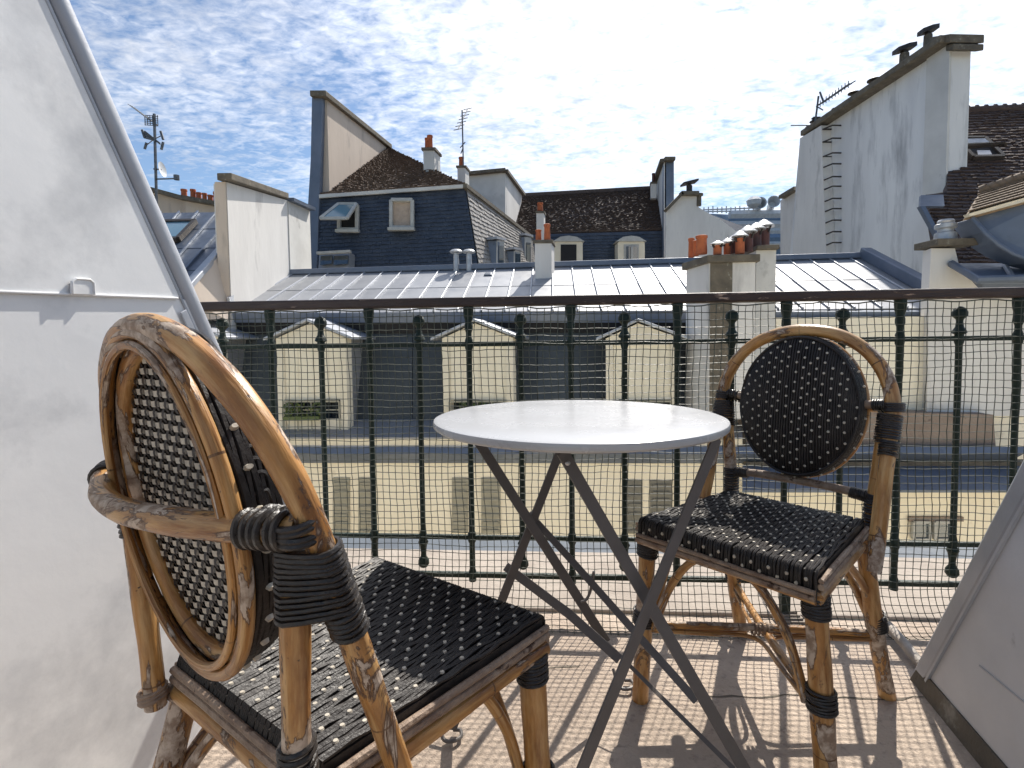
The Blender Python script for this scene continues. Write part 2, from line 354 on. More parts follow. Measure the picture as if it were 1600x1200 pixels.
    s1 = n_('ShaderNodeMath', operation='SUBTRACT'); L(ns(uvv, 2.6, 4), s1.inputs[0]); L(patch, s1.inputs[1])
    s2 = n_('ShaderNodeMath', operation='ADD'); L(s1.outputs[0], s2.inputs[0]); L(d.outputs[0], s2.inputs[1])
    L(s2.outputs[0], bp.inputs['Height']); L(bp.outputs[0], bs.inputs['Normal'])
    return m
M['rattan'] = rattan()

# ================================================================== SETTING
g = MB(); g.box((0, 300, -17), (1400, 1400, .2)); structure(g.build('ground', M['street']))
# terrace floor, its kerb of stone and the zinc gutter beyond
A0 = V((-1.032, 1.702, 0)); RD = V((.99744, -.0715, 0)); RN = V((.0715, .99744, 0))      # railing foot line, its direction, outward
def rl(s, z, out=0.0): return A0 + RD*s + RN*out + UP*z
g = MB(); g.prism([rl(-2.5, 0, .02), rl(4.5, 0, .02), V((4.2, -2.5, 0)), V((-3.2, -2.5, 0))], (0, 0, -.2)); structure(g.build('terrace_floor', M['floor']))
g = MB(); g.prism([rl(-1.5, .012, .02), rl(4.5, .012, .02), rl(4.5, .004, .50), rl(-1.5, .004, .50)], (0, 0, -.25)); structure(g.build('stone_ledge', M['ledge'], bevel=.006))
g = MB(); g.prism([rl(-1.5, -.004, .503), rl(4.5, -.004, .503), rl(4.5, -.035, .72), rl(-1.5, -.035, .72)], (0, 0, -.12)); structure(g.build('zinc_gutter', M['gutter'], bevel=.01))
g = MB(); g.prism([rl(-16, -.25, .3), rl(20, -.25, .3), rl(20, -.25, -3), rl(-16, -.25, -3)], (0, 0, -16)); structure(g.build('own_facade', M['cream']))

rr_ = random.Random(4)
for (pa, pb, nn) in (((1100, 1086), (1452, 1092), 16), ((640, 1068), (905, 1040), 12)):
    m = MB(); a, b_ = G(*pa), G(*pb); pts = [lerp(a, b_, k/nn)+V((0, rr_.uniform(-.008, .008), 0)) for k in range(nn+1)]
    for k in range(nn):
        w0, w1 = V((0, .0012+.001*(k % 3), 0)), V((0, .0012+.001*((k+1) % 3), 0))
        m.poly([pts[k]-w0+UP*.001, pts[k+1]-w1+UP*.001, pts[k+1]+w1+UP*.001, pts[k]+w0+UP*.001])
    structure(m.build('floor_crack', M['coping']))
# ------------------------------------------------------------------ left zinc cheek
LB_ = G(320, 1170); Ln = V((DEP.y, -DEP.x, 0)).normalized(); LA = LB_ + DEP*.4
def LW(px, py, off=0): return PL(px, py, LA+Ln*off, Ln)
lt = thing('zinc_dormer_cheek', 'big pale painted zinc wall sloping up along the left of the terrace', 'wall', LA)
Ld = DEP.normalized(); Lg = UP.copy()
E1 = LW(92, 0); Em = LW(303, 478); Ed = (E1-Em).normalized(); E0 = Em - Ed*(Em.z/Ed.z)
def onedge(z): return E0 + Ed*((z-E0.z)/Ed.z)
sL, sR = LW(0, 456), LW(276, 466); sd_ = (sR-sL).normalized()
back = -Ld*2.6
farb = LB_ + (-Ld)*1.6
lowp = [onedge(0), sR + (onedge(sR.z)-sR)*.85, sR, sL, sL-sd_*1.6, V((farb.x, farb.y, 0)) ]
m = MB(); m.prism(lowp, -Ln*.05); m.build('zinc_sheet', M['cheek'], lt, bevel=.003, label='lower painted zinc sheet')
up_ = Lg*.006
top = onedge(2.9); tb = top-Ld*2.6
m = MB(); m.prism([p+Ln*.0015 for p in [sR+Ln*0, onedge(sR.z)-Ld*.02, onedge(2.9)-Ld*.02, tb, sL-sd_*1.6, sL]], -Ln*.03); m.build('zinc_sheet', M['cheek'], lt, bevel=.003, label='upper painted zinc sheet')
m = MB(); m.bar(sL-sd_*1.6+Ln*.003, sR+Ln*.003, .005, .006, Ln); m.build('lap_edge', M['cheek'], lt, bevel=.002)
# clip on the lap
c = LW(126, 449, .003)
m = MB(); cx, cy = sd_*.0185, Lg*.0135
m.prism([c-cx-cy*.9, c+cx-cy*.9, c+cx*.9+cy*.7, c+cx*.6+cy, c-cx*.6+cy, c-cx*.9+cy*.7], Ln*.006)
m.tube([c-cx*.95-cy*.9+Ln*.006, c-cx*.95+cy*.6+Ln*.006, c-cx*.6+cy+Ln*.006, c+cx*.6+cy+Ln*.006, c+cx*.95+cy*.6+Ln*.006, c+cx*.95-cy*.9+Ln*.006], .0022, 6)
m.build('clip', M['cheek'], lt, smooth=True, bevel=.002)
# rolled edge trim
b0 = onedge(-.02); b1 = onedge(2.9)
m = MB(); ex = (Ld - Ed*Ld.dot(Ed)).normalized()
n1 = 26
def roll(c0, c1, rad, ex, nn, sq=1.0):
    m = MB(); m.tube([lerp(c0, c1, i/12) for i in range(13)], rad, 16, flat=(sq, nn)); return m
roll(b0+ex*.002-Ln*.004, b1+ex*.002-Ln*.004, .0175, ex, Ln, .7).build('roll_trim', M['cheek_trim'], lt, smooth=True)
m = MB(); m.bar(b0-ex*.0235+Ln*.001, b1-ex*.0235+Ln*.001, .006, .004, Ln); m.build('welt', M['cheek_trim'], lt, bevel=.003)
m = MB(); q0, q1 = b0+ex*.010-Ln*.008, b1+ex*.010-Ln*.008
m.prism([q0, q1, q1-Ln*.5, q0-Ln*.5], -ex*.02); m.build('return_sheet', M['cheek_trim'], lt)
jp = LW(294, 498)
m = MB(); m.bar(jp-Ed*.025-ex*.010+Ln*.007, jp+Ed*.022-ex*.010+Ln*.007, .016, .003, Ln); m.build('joint_cap', M['cheek_trim'], lt, bevel=.002)

# ------------------------------------------------------------------ right zinc cheek
RA, RB_ = G(1430, 1062), G(1542, 1202)
Rd = DEP.normalized(); Rn = V((-DEP.y, DEP.x, 0)).normalized()
def RW(px, py, off=0): return PL(px, py, RA+Rn*off, Rn)
rt = thing('low_zinc_cheek', 'grey zinc sloping wall at the right edge of the terrace', 'wall', RA)
F0, F1 = RA, RW(1600, 742); Fd = (F1-F0).normalized()
def redge(z): return F0+Fd*((z-F0.z)/Fd.z)
k0, k1 = redge(.045), redge(.045)-Rd*2.6
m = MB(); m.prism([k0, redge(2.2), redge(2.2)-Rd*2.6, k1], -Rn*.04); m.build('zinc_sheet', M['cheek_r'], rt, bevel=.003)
a, b_ = RW(1470, 1000, .004), RW(1640, 1100, .004)
ex2 = (Rd - Fd*Rd.dot(Fd)).normalized()
m = MB(); m.prism([redge(.02)-ex2*.030+Rn*.006, redge(2.2)-ex2*.030+Rn*.006, redge(2.2)+ex2*.012+Rn*.006, redge(.02)+ex2*.012+Rn*.006], -Rn*.04); m.build('edge_trim', M['cheek_trim'], rt, bevel=.006)
m = MB(); m.bar(redge(.05)-ex2*.034+Rn*.004, redge(2.2)-ex2*.034+Rn*.004, .006, .006, Rn); m.build('welt', M['cheek_trim'], rt)
m = MB(); m.prism([RA+Rn*.012, RA-Rd*2.6+Rn*.012, RA-Rd*2.6+Rn*.004+UP*.047, RA+UP*.047+Rn*.004-Rd*.02], -Rn*.05); m.build('base_board', M['coping'], rt, label='dark base strip')  # dark strip along the foot of the right cheek
m = MB()
la, lb = RW(1480, 1010, .002), RW(1700, 1185, .002)
m.bar(RW(1530, 1040, .001), RW(1700, 1180, .001), .003, .002, Rn); m.build('sheet_joint', M['cheek_trim'], rt)

# ------------------------------------------------------------------ railing
rt_ = thing('balcony_railing', 'dark green cast iron balcony railing with brown handrail', 'railing', rl(1.2, 0))
def RPt(px, py, out=0): return PL(px, py, A0+RN*out, RN)
def sof(px, py): return (RPt(px, py)-A0).dot(RD)
zTOP = (RPt(800, 464).z); zUP = RPt(800, 537).z; zLO = RPt(800, 840).z; zBO = RPt(800, 899).z
sa, sb = sof(300, 480)-.03, sof(1600, 460)+1.0
m = MB(); m.box(rl((sa+sb)/2, zTOP-.014), (sb-sa, .040, .030), (RD, RN, UP)); m.build('handrail', M['rail_top'], rt_, bevel=.006)
for z, h in ((zUP, .015), (zLO, .014), (zBO, .016)):
    m = MB(); m.box(rl((sa+sb)/2, z), (sb-sa, .014, h), (RD, RN, UP)); m.build('horizontal_bar', M['rail_green'], rt_, bevel=.002)
posts = [422+6, 581, 735, 893, 1058, 1226, 1402, 1585]
s_p = [sof(x, 680) for x in posts]; dsp = s_p[-1]-s_p[-2]; s_p += [s_p[-1]+dsp*k for k in (1, 2, 3)]
s_b = [sof(x, 680) for x in (354, 506, 658, 815, 976, 1142, 1313, 1494)]; s_b += [s_b[-1]+dsp*k for k in (1, 2, 3)]
r_ = .0095
pprof = [(.012, zBO-.02), (.012, zBO+.012), (.0095, zBO+.02), (.0092, zLO-.02), (.013, zLO-.012), (.013, zLO+.012), (.0095, zLO+.02), (.0085, .55), (.0095, zUP-.02), (.0125, zUP-.012), (.0125, zUP+.012), (.009, zUP+.022), (.009, .90), (.013, .912), (.013, .925), (.0105, .932), (.015, .95), (.0165, .965), (.0165, zTOP-.028)]
bprof = [(.004, zBO+.020), (.012, zBO+.024), (.018, zBO+.034), (.017, zBO+.046), (.0095, zBO+.058), (.0085, zBO+.07), (.012, zLO-.028), (.0165, zLO-.018), (.011, zLO-.008), (.0125, zLO), (.011, zLO+.012), (.0085, zLO+.025), (.0085, .55), (.0090, zUP-.02), (.012, zUP-.01), (.0115, zUP+.012), (.019, zUP+.016), (.0165, zUP+.024), (.0105, zUP+.034), (.0085, zUP+.05), (.0095, zUP+.056), (.019, zUP+.066), (.0195, zUP+.076), (.015, zUP+.087), (.006, zUP+.093), (.002, zUP+.094)]
for s in s_p:
    m = MB(); m.lathe([(max(a, .002)*1.0, z) for a, z in pprof], rl(s, 0), 10); m.build('post', M['rail_green'], rt_, smooth=True)
for s in s_b:
    m = MB(); m.lathe(bprof, rl(s, 0), 14); m.build('baluster', M['rail_green'], rt_, smooth=True)
s = sof(1226, 940)
m = MB(); m.box(rl(s, (zBO-.008)/2+.01, .0), (.026, .026, zBO-.02), (RD, RN, UP)); m.build('foot', M['rail_green'], rt_, bevel=.003)
m = MB()
for k in range(5): m.box(rl(s+.012, .010+.006*k, -.015+.004*k), (.085-.011*k, .06-.008*k, .0055), (RD, RN, UP))
tag(m.build('layered_slate_pad', M['ledge'], bevel=.001), 'stepped little pad of stone chips under the railing foot', 'stone pad')

# netting on the inner side of the railing
m = MB(); cell = .0213
ns_ = int((sb-.15-sa)/cell); zt = zTOP-.036
path = [(zt-i*cell, -.022) for i in range(int((zt-.085)/cell))]
z_, o_ = path[-1]
cv_ = []
for k in range(1, 9):
    t = k/8; cv_.append((max(.008, z_*(1-t)**1.6), -.022-.085*t**1.35))
path += cv_
nr = len(path)
def npnt(i, j):
    z, o = path[j]; e = min(1, j/6)
    w = .0035*sin(i*.21+j*.13)+.003*sin(j*.31-i*.07)+.0025*sin(i*.53+j*.05)
    w2 = .0045*sin(j*.19+i*.045)+.0022*sin(i*.37+j*.4)
    rr = random.Random(i*977+j)
    q = rl(sa+.02+i*cell, z, o)+RD*(w*e+rr.uniform(-.0011, .0011))+UP*(w2*e+.003*sin(i*.9)*(j == 0)+rr.uniform(-.0011, .0011))+RN*(.004*sin(i*.16+j*.1)*e-.003)
    if q.z < .004: q.z = .004
    return q
grid = [[npnt(i, j) for j in range(nr)] for i in range(ns_)]
for i in range(ns_): m.tube(grid[i], .0013, 3, caps=False)
for j in range(nr):
    m.tube([grid[i][j]+RN*.0008 for i in range(ns_)], .0013 if j else .0022, 3, caps=False)
for i in range(0, ns_):
    for j in range(nr):
        c = grid[i][j]; r = .0023; b = len(m.v)
        m.v += [c+RD*r, c-RD*r, c+UP*r, c-UP*r, c+RN*r, c-RN*r]
        for tri in ((0, 2, 4), (2, 1, 4), (1, 3, 4), (3, 0, 4), (2, 0, 5), (1, 2, 5), (3, 1, 5), (0, 3, 5)): m.face([b+q for q in tri])
tag(m.build('safety_net', M['net']), 'dark green square mesh net tied along the inside of the railing', 'net')
# tie strings
# old cane lying behind the right chair
pts = [G(1372, 958, .02), G(1395, 985, .03), G(1418, 1012, .03), G(1440, 1040, .015)]
m = MB(); m.tube(pts, [.010, .013, .0135, .012], 10); tag(m.build('fallen_cane', M['stick'], smooth=True), 'weathered grey cane lying on the floor at the foot of the right cheek', 'stick')
m = MB()
for k in range(4):
    a = G(1178+7*k, 900+14*k, .03); m.tube([a, G(1192+6*k, 915+13*k, .04), G(1205+4*k, 938+8*k, .015)], .0016, 5)
tag(m.build('dry_twig', M['iron'], smooth=True), 'little tangle of dry twigs on the floor beside the railing foot', 'twig')

# ================================================================== BUILDING ACROSS THE STREET
ob = thing('apartment_building', 'cream apartment building across the street with zinc roof and mansard dormers', 'building', B(800, 709, 9.0)-UP*14)
def bpart(name, pts, depth, mt, par=ob, label=None, bevel=0):
    m = MB(); wall(m, pts, depth); return m.build(name, mt, par, label=label, bevel=bevel)
# main facade
zf0 = B(800, 709, 9.0).z; zf1 = -16.9
def fx(px, z, D0):           # point of the facade plane at a given height
    q = B(px, 600, D0); return V((q.x, q.y, z))
bpart('wall', [fx(-250, zf1, 9), fx(1162, zf1, 9), fx(1162, zf0, 9), fx(-250, zf0, 9)], .5, M['cream'])
def band(name, px0, px1, y0, D0, y1, D1, depth, mt, par=ob, label=None):
    return bpart(name, [B(px0, y1, D1), B(px1, y1, D1), B(px1, y0, D0), B(px0, y0, D0)], depth, mt, par, label)
band('zinc_drip', -250, 1600, 698, 8.62, 709, 8.55, .4, M['zinc_blue'])
band('cornice', -250, 1160, 684, 8.62, 696, 8.66, .5, M['cream_trim'])
band('gutter_shelf', -250, 1160, 655, 9.3, 683.5, 8.60, .03, M['zinc'])
# mansard: separate sheets
MQ = [B(-250, 656, 9.32), B(1110, 656, 9.32), B(1110, 503, 9.78), B(-250, 503, 9.78)]
nm_ = nrm(MQ)
for i in range(22):
    u0_, u1_ = i/22, (i+.985)/22
    q = [bil(MQ, u0_, 0), bil(MQ, u1_, 0), bil(MQ, u1_, 1), bil(MQ, u0_, 1)]
    m = MB(); m.prism(q, -nm_*.12); m.build('mansard_sheet', M['mansard'], ob)
m = MB(); m.prism([p-nm_*.10 for p in MQ], -nm_*.3); m.build('mansard_core', M['dark'], ob)
band('upper_gutter', -250, 1090, 489, 9.50, 504, 9.56, .3, M['zinc_blue'])
band('upper_gutter', 1160, 1470, 487, 9.42, 496, 9.46, .3, M['zinc_blue'])
# zinc roof
RQ = [B(318, 490, 9.52), B(1502, 481, 9.52), B(1357, 402, 12.0), B(432, 429, 12.0)]
rn = nrm(RQ)
m = MB(); m.prism([p-rn*.12 for p in RQ], -rn*.3); m.build('roof_deck', M['dark'], ob)
nseam = 31
for i in range(nseam):
    a, b_ = i/nseam, (i+1)/nseam
    for (v0, v1, h) in ((0, .52, 0), (.515, 1, .008)):
        q = [bil(RQ, a+.0006, v0), bil(RQ, b_-.0006, v0), bil(RQ, b_-.0006, v1), bil(RQ, a+.0006, v1)]
        m = MB(); m.prism([p+rn*h for p in q], -rn*.05); m.build('zinc_panel', M['zinc'], ob)
for i in range(nseam+1):
    m = MB(); m.bar(bil(RQ, i/nseam, 0)+rn*.016+V((rr_.uniform(-.012, .012), 0, 0)), bil(RQ, i/nseam, 1)+rn*.016, .032, .04, rn); m.build('standing_seam', M['seam'], ob, bevel=.012)
m = MB(); m.bar(RQ[3]+rn*.04, RQ[2]+rn*.04, .22, .12, UP); m.build('ridge_cap', M['zinc_blue'], ob, bevel=.02)
m = MB(); m.bar(RQ[2]+rn*.11-V((.12, 0, 0)), RQ[1]+rn*.11-V((.12, 0, 0)), .22, .22, rn); m.build('verge_flashing', M['zinc_blue'], ob, bevel=.02)
m = MB(); m.bar(RQ[3]+rn*.05+V((.1, 0, 0)), RQ[0]+rn*.05+V((.1, 0, 0)), .2, .12, rn); m.build('verge_flashing', M['seam'], ob, bevel=.02)
for (px, py) in ((763, 434), (1224, 440), (1345, 434)):
    c = PL(px, py, RQ[0], rn); m = MB(); ux = (RQ[1]-RQ[0]).normalized(); uy = rn.cross(ux)
    if uy.z < 0: uy = -uy
    m.prism([c-ux*.09-uy*.1, c+ux*.09-uy*.1, c+ux*.07+uy*.1, c-ux*.07+uy*.1], rn*.10); m.build('roof_vent', M['zinc_dark'], ob, bevel=.02)
# dormers
def dormer(px, hw=54, opening=True):
    D = 8.9
    cl, crt = px-hw, px+hw
    fl = B(cl, 676, D); fr = B(crt, 676, D); tl = B(cl, 529, D); tr = B(crt, 529, D); ap = B(px-6, 505, D)
    vz = (tr.z-fr.z)
    bx = lambda u, z: V((lerp(fl.x, fr.x, u), lerp(fl.y, fr.y, u), z))
    z0, z1, za = fl.z, tl.z, ap.z
    zo = B(px, 625, D).z; zs = B(px, 655, D).z
    m = MB(); back = V((.0, 1.3, 0)); bk = V((.15, 1.2, 0))
    d = V((0.05, .16, 0))
    # surround: two jambs and a gable head
    m.prism([bx(0, z0), bx(.10, z0), bx(.10, z1), bx(0, z1)], d)
    m.prism([bx(.90, z0), bx(1, z0), bx(1, z1), bx(.90, z1)], d)
    m.prism([bx(0, z1), bx(1, z1), ap], d)
    m.prism([bx(.10, z1-.10), bx(.90, z1-.10), bx(.90, z1), bx(.10, z1)], d)
    p = m.build('dormer', M['cream_trim'], ob)
    m = MB(); m.prism([bx(.103, zo), bx(.897, zo), bx(.897, z1-.103), bx(.103, z1-.103)], d*.9); 
    for v in m.v: v += V((.012, .035, 0))
    bl_ = m.build('blind', M['blind'], p)
    for uu in (.30, .52, .74):
        m = MB(); m.bar(bx(uu, zo+.02)+V((0, .03, 0)), bx(uu, z1-.13)+V((0, .03, 0)), .010 if uu != .52 else .022, .012, V((0, 1, 0))); m.build('batten', M['cream_trim'], bl_)
    m = MB(); m.bar(bx(.12, z1-.115)+V((0, .02, 0)), bx(.88, z1-.115)+V((0, .02, 0)), .03, .03); m.build('head_rail', M['cream_trim'], bl_)
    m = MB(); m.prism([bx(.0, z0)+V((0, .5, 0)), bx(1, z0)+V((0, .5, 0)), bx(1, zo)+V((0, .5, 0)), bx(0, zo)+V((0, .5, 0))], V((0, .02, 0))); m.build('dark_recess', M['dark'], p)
    m = MB(); m.prism([bx(.103, z0), bx(.897, z0), bx(.897, zs), bx(.103, zs)], d*.6); 
    for v in m.v: v += V((.012, .02, 0))
    m.build('sill_wall', M['cream_trim'], p)
    m = MB(); 
    m.bar(bx(.1, zo-.02), bx(.9, zo-.02), .03, .03)
    for u in (.1, .3, .5, .7, .9): m.bar(bx(u, z0+.02), bx(u, zo-.02), .018, .018, V((0, 1, 0)))
    m.bar(bx(.1, (zo+zs)/2), bx(.9, (zo+zs)/2), .018, .018)
    for v in m.v: v += V((-.01, -.04, 0))
    m.build('window_rail', M['shutter'], p)
    # cheeks
    for u, nm2 in ((0, 0), (1, 1)):
        o = V((.03 if u == 0 else -.03, .17, 0))
        bq = [bx(u, z0)+o, bx(u, z1)+o, bx(u, z1)+o+V((.13, .75, 0)), bx(u, z0)+o+V((.06, .30, 0))]
        m = MB(); m.prism(bq, V((.02 if u == 0 else -.02, 0, 0))); m.build('cheek', M['zinc'], p)
    # roof slopes
    ov = V((-.02, -.10, 0)); bk = V((.25, 1.25, 0))
    for u in (0, 1):
        s = -1 if u == 0 else 1
        e = bx(u, z1)+V((s*.16, 0, -.035))
        m = MB(); m.prism([ap+ov+UP*.03, e+ov, e+bk, ap+bk+UP*.03], UP*.05); m.build('dormer_roof', M['seam'], p, bevel=.01)
    return p
for px, hw in ((292, 56), (490, 54), (748, 55), (1003, 56)):
    dormer(px, hw)
for px in (472, 1003, 748):
    m = MB()
    c = B(px, 640, 8.82)
    rr = random.Random(px)
    for k in range(150):
        q = c+V((rr.uniform(-.33, .33), rr.uniform(-.06, .06), rr.uniform(-.13, .12))); a = V((rr.uniform(-1, 1), rr.uniform(-1, 1), rr.uniform(-1, 1))).normalized()*.035
        b_ = a.cross(V((rr.uniform(-1, 1), 1, rr.uniform(-1, 1)))).normalized()*.02
        m.poly([q-a, q+b_, q+a, q-b_])
    m.box(c-UP*.15, (.62, .12, .07))
    tag(m.build('potted_plant', M['leaf']), {472: 'bushy green plants in a box at the sill of the leftmost full dormer', 748: 'low plants in a box at the sill of the middle dormer behind the table', 1003: 'small green plants on the sill of the dormer above the right rim of the table'}[px], 'plant', 'plants on the dormer sills')
# stonework of the right hand part
bpart('wall', [fx(1166, zf0-2, 9.2), fx(1640, zf0-2, 9.2), V((fx(1640, 0, 9.2).x, fx(1640, 0, 9.2).y, B(1640, 492, 9.2).z)), V((fx(1166, 0, 9.2).x, fx(1166, 0, 9.2).y, B(1166, 497, 9.2).z))], .5, M['cream'], label='upper cream wall right of the chimney stack')
bpart('wall', [fx(1166, zf1, 8.75), fx(1760, zf1, 8.75), B(1760, 765, 8.75), B(1166, 765, 8.75)], .4, M['cream'], label='lower cream wall right of the chimney stack')
bpart('masonry', [B(1166, 724, 8.8), B(1558, 724, 8.8), B(1552, 648, 8.8), B(1166, 640, 8.8)], .4, M['brown_wall'], label='strip of bare brown masonry')
band('zinc_ledge', 1160, 1760, 728, 8.7, 766, 8.0, .04, M['zinc_blue'])
band('string_course', 1166, 1640, 722, 8.7, 728.5, 8.7, .2, M['coping'])
# windows of the lower facade
def shut(px0, px1, y0, y1, mt, D=9.0, parts=7):
    q = [B(px0, y1, D-.03), B(px1, y1, D-.03), B(px1, y0, D-.03), B(px0, y0, D-.03)]
    m = MB(); wall(m, q, .04); o = m.build('shutter', mt, ob)
    n = nrm(q)
    for k in range(parts):
        a = bil(q, .1, (k+.3)/parts); b_ = bil(q, .9, (k+.3)/parts)
        m = MB(); m.bar(a+n*.012, b_+n*.012, .03, .05, UP); m.build('louvre', mt, o)
def win(px0, px1, y0, y1, D=9.0, fr='frame_w', gl='glass', par=ob, mull=1, nm='window', nn=None, w=.05):
    q = [B(px0, y1, D-.015), B(px1, y1, D-.015), B(px1, y0, D-.015), B(px0, y0, D-.015)]
    n = nrm(q); m = MB(); wall(m, [p for p in q], .03); o = m.build(nm, M['dark'], par)
    for a, b_ in ((q[0], q[1]), (q[1], q[2]), (q[2], q[3]), (q[3], q[0])):
        m = MB(); m.bar(a+n*.02, b_+n*.02, w, .05, n); m.build('frame', M[fr], o)
    for k in range(mull):
        u = (k+1)/(mull+1); m = MB(); m.bar(bil(q, u, 0)+n*.02, bil(q, u, 1)+n*.02, w*.8, .04, n); m.build('mullion', M[fr], o)
    m = MB(); m.prism([p+n*.005 for p in q], n*.006); m.build('pane', M[gl], o)
    return o
shut(706, 731, 747, 833, M['shutter']); shut(752, 782, 747, 833, M['shutter'])
shut(980, 1004, 751, 834, M['shutter_d'], parts=6); shut(1016, 1050, 751, 806, M['shutter_d'], parts=5)
shut(520, 546, 747, 833, M['shutter']); shut(560, 586, 747, 833, M['shutter'])
for a, b_ in ((1426, 1451), (1459, 1485)): win(a, b_, 815, 842, 8.72, mull=0, w=.04)
bpart('lintel', [B(1421, 815, 8.70), B(1506, 815, 8.70), B(1506, 808, 8.70), B(1421, 808, 8.70)], .1, M['brown_wall'])

# ------------------------------------------------------------------ chimney stack in the middle distance
PG = 'terracotta chimney pots on the roofs'
def pot(px, y0, y1, D, w, lab, mt='pot', cap=None, group=PG, name='chimney_pot', parent=None):
    c = B(px, y1, D); h = B(px, y0, D).z-c.z; r = w/2/F*D
    prof = [(r*.98, 0), (r*1.0, h*.1), (r*.90, h*.82), (r*1.04, h*.86), (r*1.06, h*.97), (r*.85, h), (r*.7, h), (r*.66, h*.8)]
    m = MB(); m.lathe(prof[:6], c, 14)
    if parent: return m.build('chimney_pot', M[mt], parent, smooth=True)
    t = m.build(name, M[mt], None, smooth=True)
    tag(t, lab, 'chimney pot' if name == 'chimney_pot' else 'chimney cowl', group)
    return t
st = thing('chimney_stack', 'big rendered chimney stack with a dark stone cap rising past the handrail', 'chimney', B(1130, 640, 8.5))
def plan(pts, y0z, y1z): return None
zt1 = B(1110, 399, 8.5).z; zc0 = B(1110, 411, 8.5).z
pl_ = [B(1072, 450, 9.3), B(1108, 450, 8.5), B(1180, 450, 8.5), B(1180, 450, 8.5)+V((.15, .9, 0))]
def at(p, z): return V((p.x, p.y, z))
zb = B(1110, 655, 8.5).z
m = MB(); m.prism([at(p, zb) for p in pl_], UP*(zc0-zb)); m.build('shaft', M['white_render'], st, label='stained off-white render')
pn = (pl_[2]-pl_[1]).normalized(); pf_ = V((pn.y, -pn.x, 0))
m = MB(); m.prism([at(lerp(pl_[1], pl_[2], .02), zb)+pf_*.012, at(lerp(pl_[1], pl_[2], .50), zb)+pf_*.012, at(lerp(pl_[1], pl_[2], .50), zc0), at(lerp(pl_[1], pl_[2], .02), zc0)][:2] + [at(lerp(pl_[1], pl_[2], .50), zc0-.003)+pf_*.012, at(lerp(pl_[1], pl_[2], .02), zc0-.003)+pf_*.012], -pf_*.01); m.build('render_patch', M['coping'], st, label='brown grey bare patch')
cc_ = sum(pl_, V((0, 0, 0)))/4
m = MB(); m.prism([at(cc_+(p-cc_)*1.14, zc0) for p in pl_], UP*(zt1-zc0)); m.build('cap', M['coping'], st, bevel=.015)
q = [B(1181, 450, 9.0), B(1212, 450, 9.0), B(1212, 450, 9.0)+V((.15, 1.6, 0)), B(1181, 450, 9.0)+V((.15, 1.6, 0))]
z2 = B(1195, 391, 9.0).z; z3 = B(1195, 384, 9.0).z
m = MB(); m.prism([at(p, zt1-2.6) for p in q], UP*(z2-zt1+2.6)); m.build('shaft', M['pier_render'], st)
c2_ = sum(q, V((0, 0, 0)))/4
m = MB(); m.prism([at(c2_+(p-c2_)*1.12, z2) for p in q], UP*(z3-z2)); m.build('cap', M['coping'], st, bevel=.012)
pot(1080, 372, 402, 9.15, 9, 'far narrow orange pot at the left end of the big stack'); pot(1087, 376, 400, 8.95, 9, 'middle short orange pot at the left end of the big stack'); pot(1096, 368, 397, 8.7, 17, 'fat orange pot, nearest of the three left on the big stack')
def cowl(px, yb, y0, D, w, body, lab, group='metal cowls on the big chimney stack', hw=1.0):
    c = B(px, yb, D); h = B(px, y0, D).z-c.z; r = w/2/F*D
    t = thing('chimney_cowl', lab, 'chimney cowl', c, group)
    m = MB(); m.lathe([(r*.55, 0), (r*.55, h*.66)], c, 10); m.build('flue', M[body], t, smooth=True)
    m = MB(); m.lathe([(r*1.0, h*.72), (r*1.02, h*.76), (r*.30, h*.97), (r*.05, h)], c, 14); m.build('conical_cap', M['cowl'], t, smooth=True)
    m = MB()
    for k in range(4):
        a = k*pi/2+.4; d = V((cos(a), sin(a), 0))*r
        m.bar(c+d*.56+UP*h*.5, c+d*.9+UP*h*.76, .02, .02)
    m.build('stay', M['iron'], t)
for (px, yb, y0, D, w, bd, lab) in ((1121, 398, 376, 8.6, 22, 'pot', 'low cowl on an orange pot, first right of the bare pots'), (1136, 398, 372, 8.75, 18, 'pot', 'second low cowl on an orange pot on the big stack'), (1147, 397, 367, 8.9, 22, 'pot_dark', 'third cowl on a red flue in the middle of the big stack'), (1156, 397, 360, 8.62, 24, 'pot', 'cowl on a stubby red pot near the front edge of the big stack'),
    (1168, 394, 352, 8.9, 27, 'pot_dark', 'tall dark red flue with a conical cap, leftmost of the tall three'), (1181, 388, 348, 9.2, 27, 'pot_dark', 'tall dark red flue with a conical cap, middle of the tall three'), (1193, 386, 343, 9.5, 30, 'pot_dark', 'tallest dark red flue with a broad pale conical cap')):
    cowl(px, yb, y0, D, w, bd, lab)
# stack standing on the zinc roof
s2 = thing('chimney_stack', 'small white chimney stack with stone cap standing on the zinc roof', 'chimney', B(849, 424, 11.3))
def stack(t, px0, px1, ycap, ybot, D, depth, mt='white_render', capmt='coping', capt=5, over=2.5):
    a, b_ = B(px0, ybot, D), B(px1, ybot, D); zc = B((px0+px1)/2, ycap+capt, D).z; zt_ = B((px0+px1)/2, ycap, D).z; dd = V((.2, .97, 0))*depth
    m = MB(); m.prism([a-UP*.3, b_-UP*.3, b_+dd-UP*.3, a+dd-UP*.3], UP*(zc-a.z+.3)); m.build('shaft', M[mt], t)
    o = over/F*D; m = MB(); m.prism([at(a, zc)+V((-o, -o, 0)), at(b_, zc)+V((o, -o, 0)), at(b_+dd, zc)+V((o, o, 0)), at(a+dd, zc)+V((-o, o, 0))], UP*(zt_-zc)); m.build('cap', M[capmt], t, bevel=.01)
stack(s2, 836, 862, 375, 426, 11.2, .5)
pot(841.5, 359, 376, 11.4, 9, 'orange pot at the left on the small white stack'); pot(855, 350, 376, 11.3, 10, 'taller orange pot at the right on the small white stack')
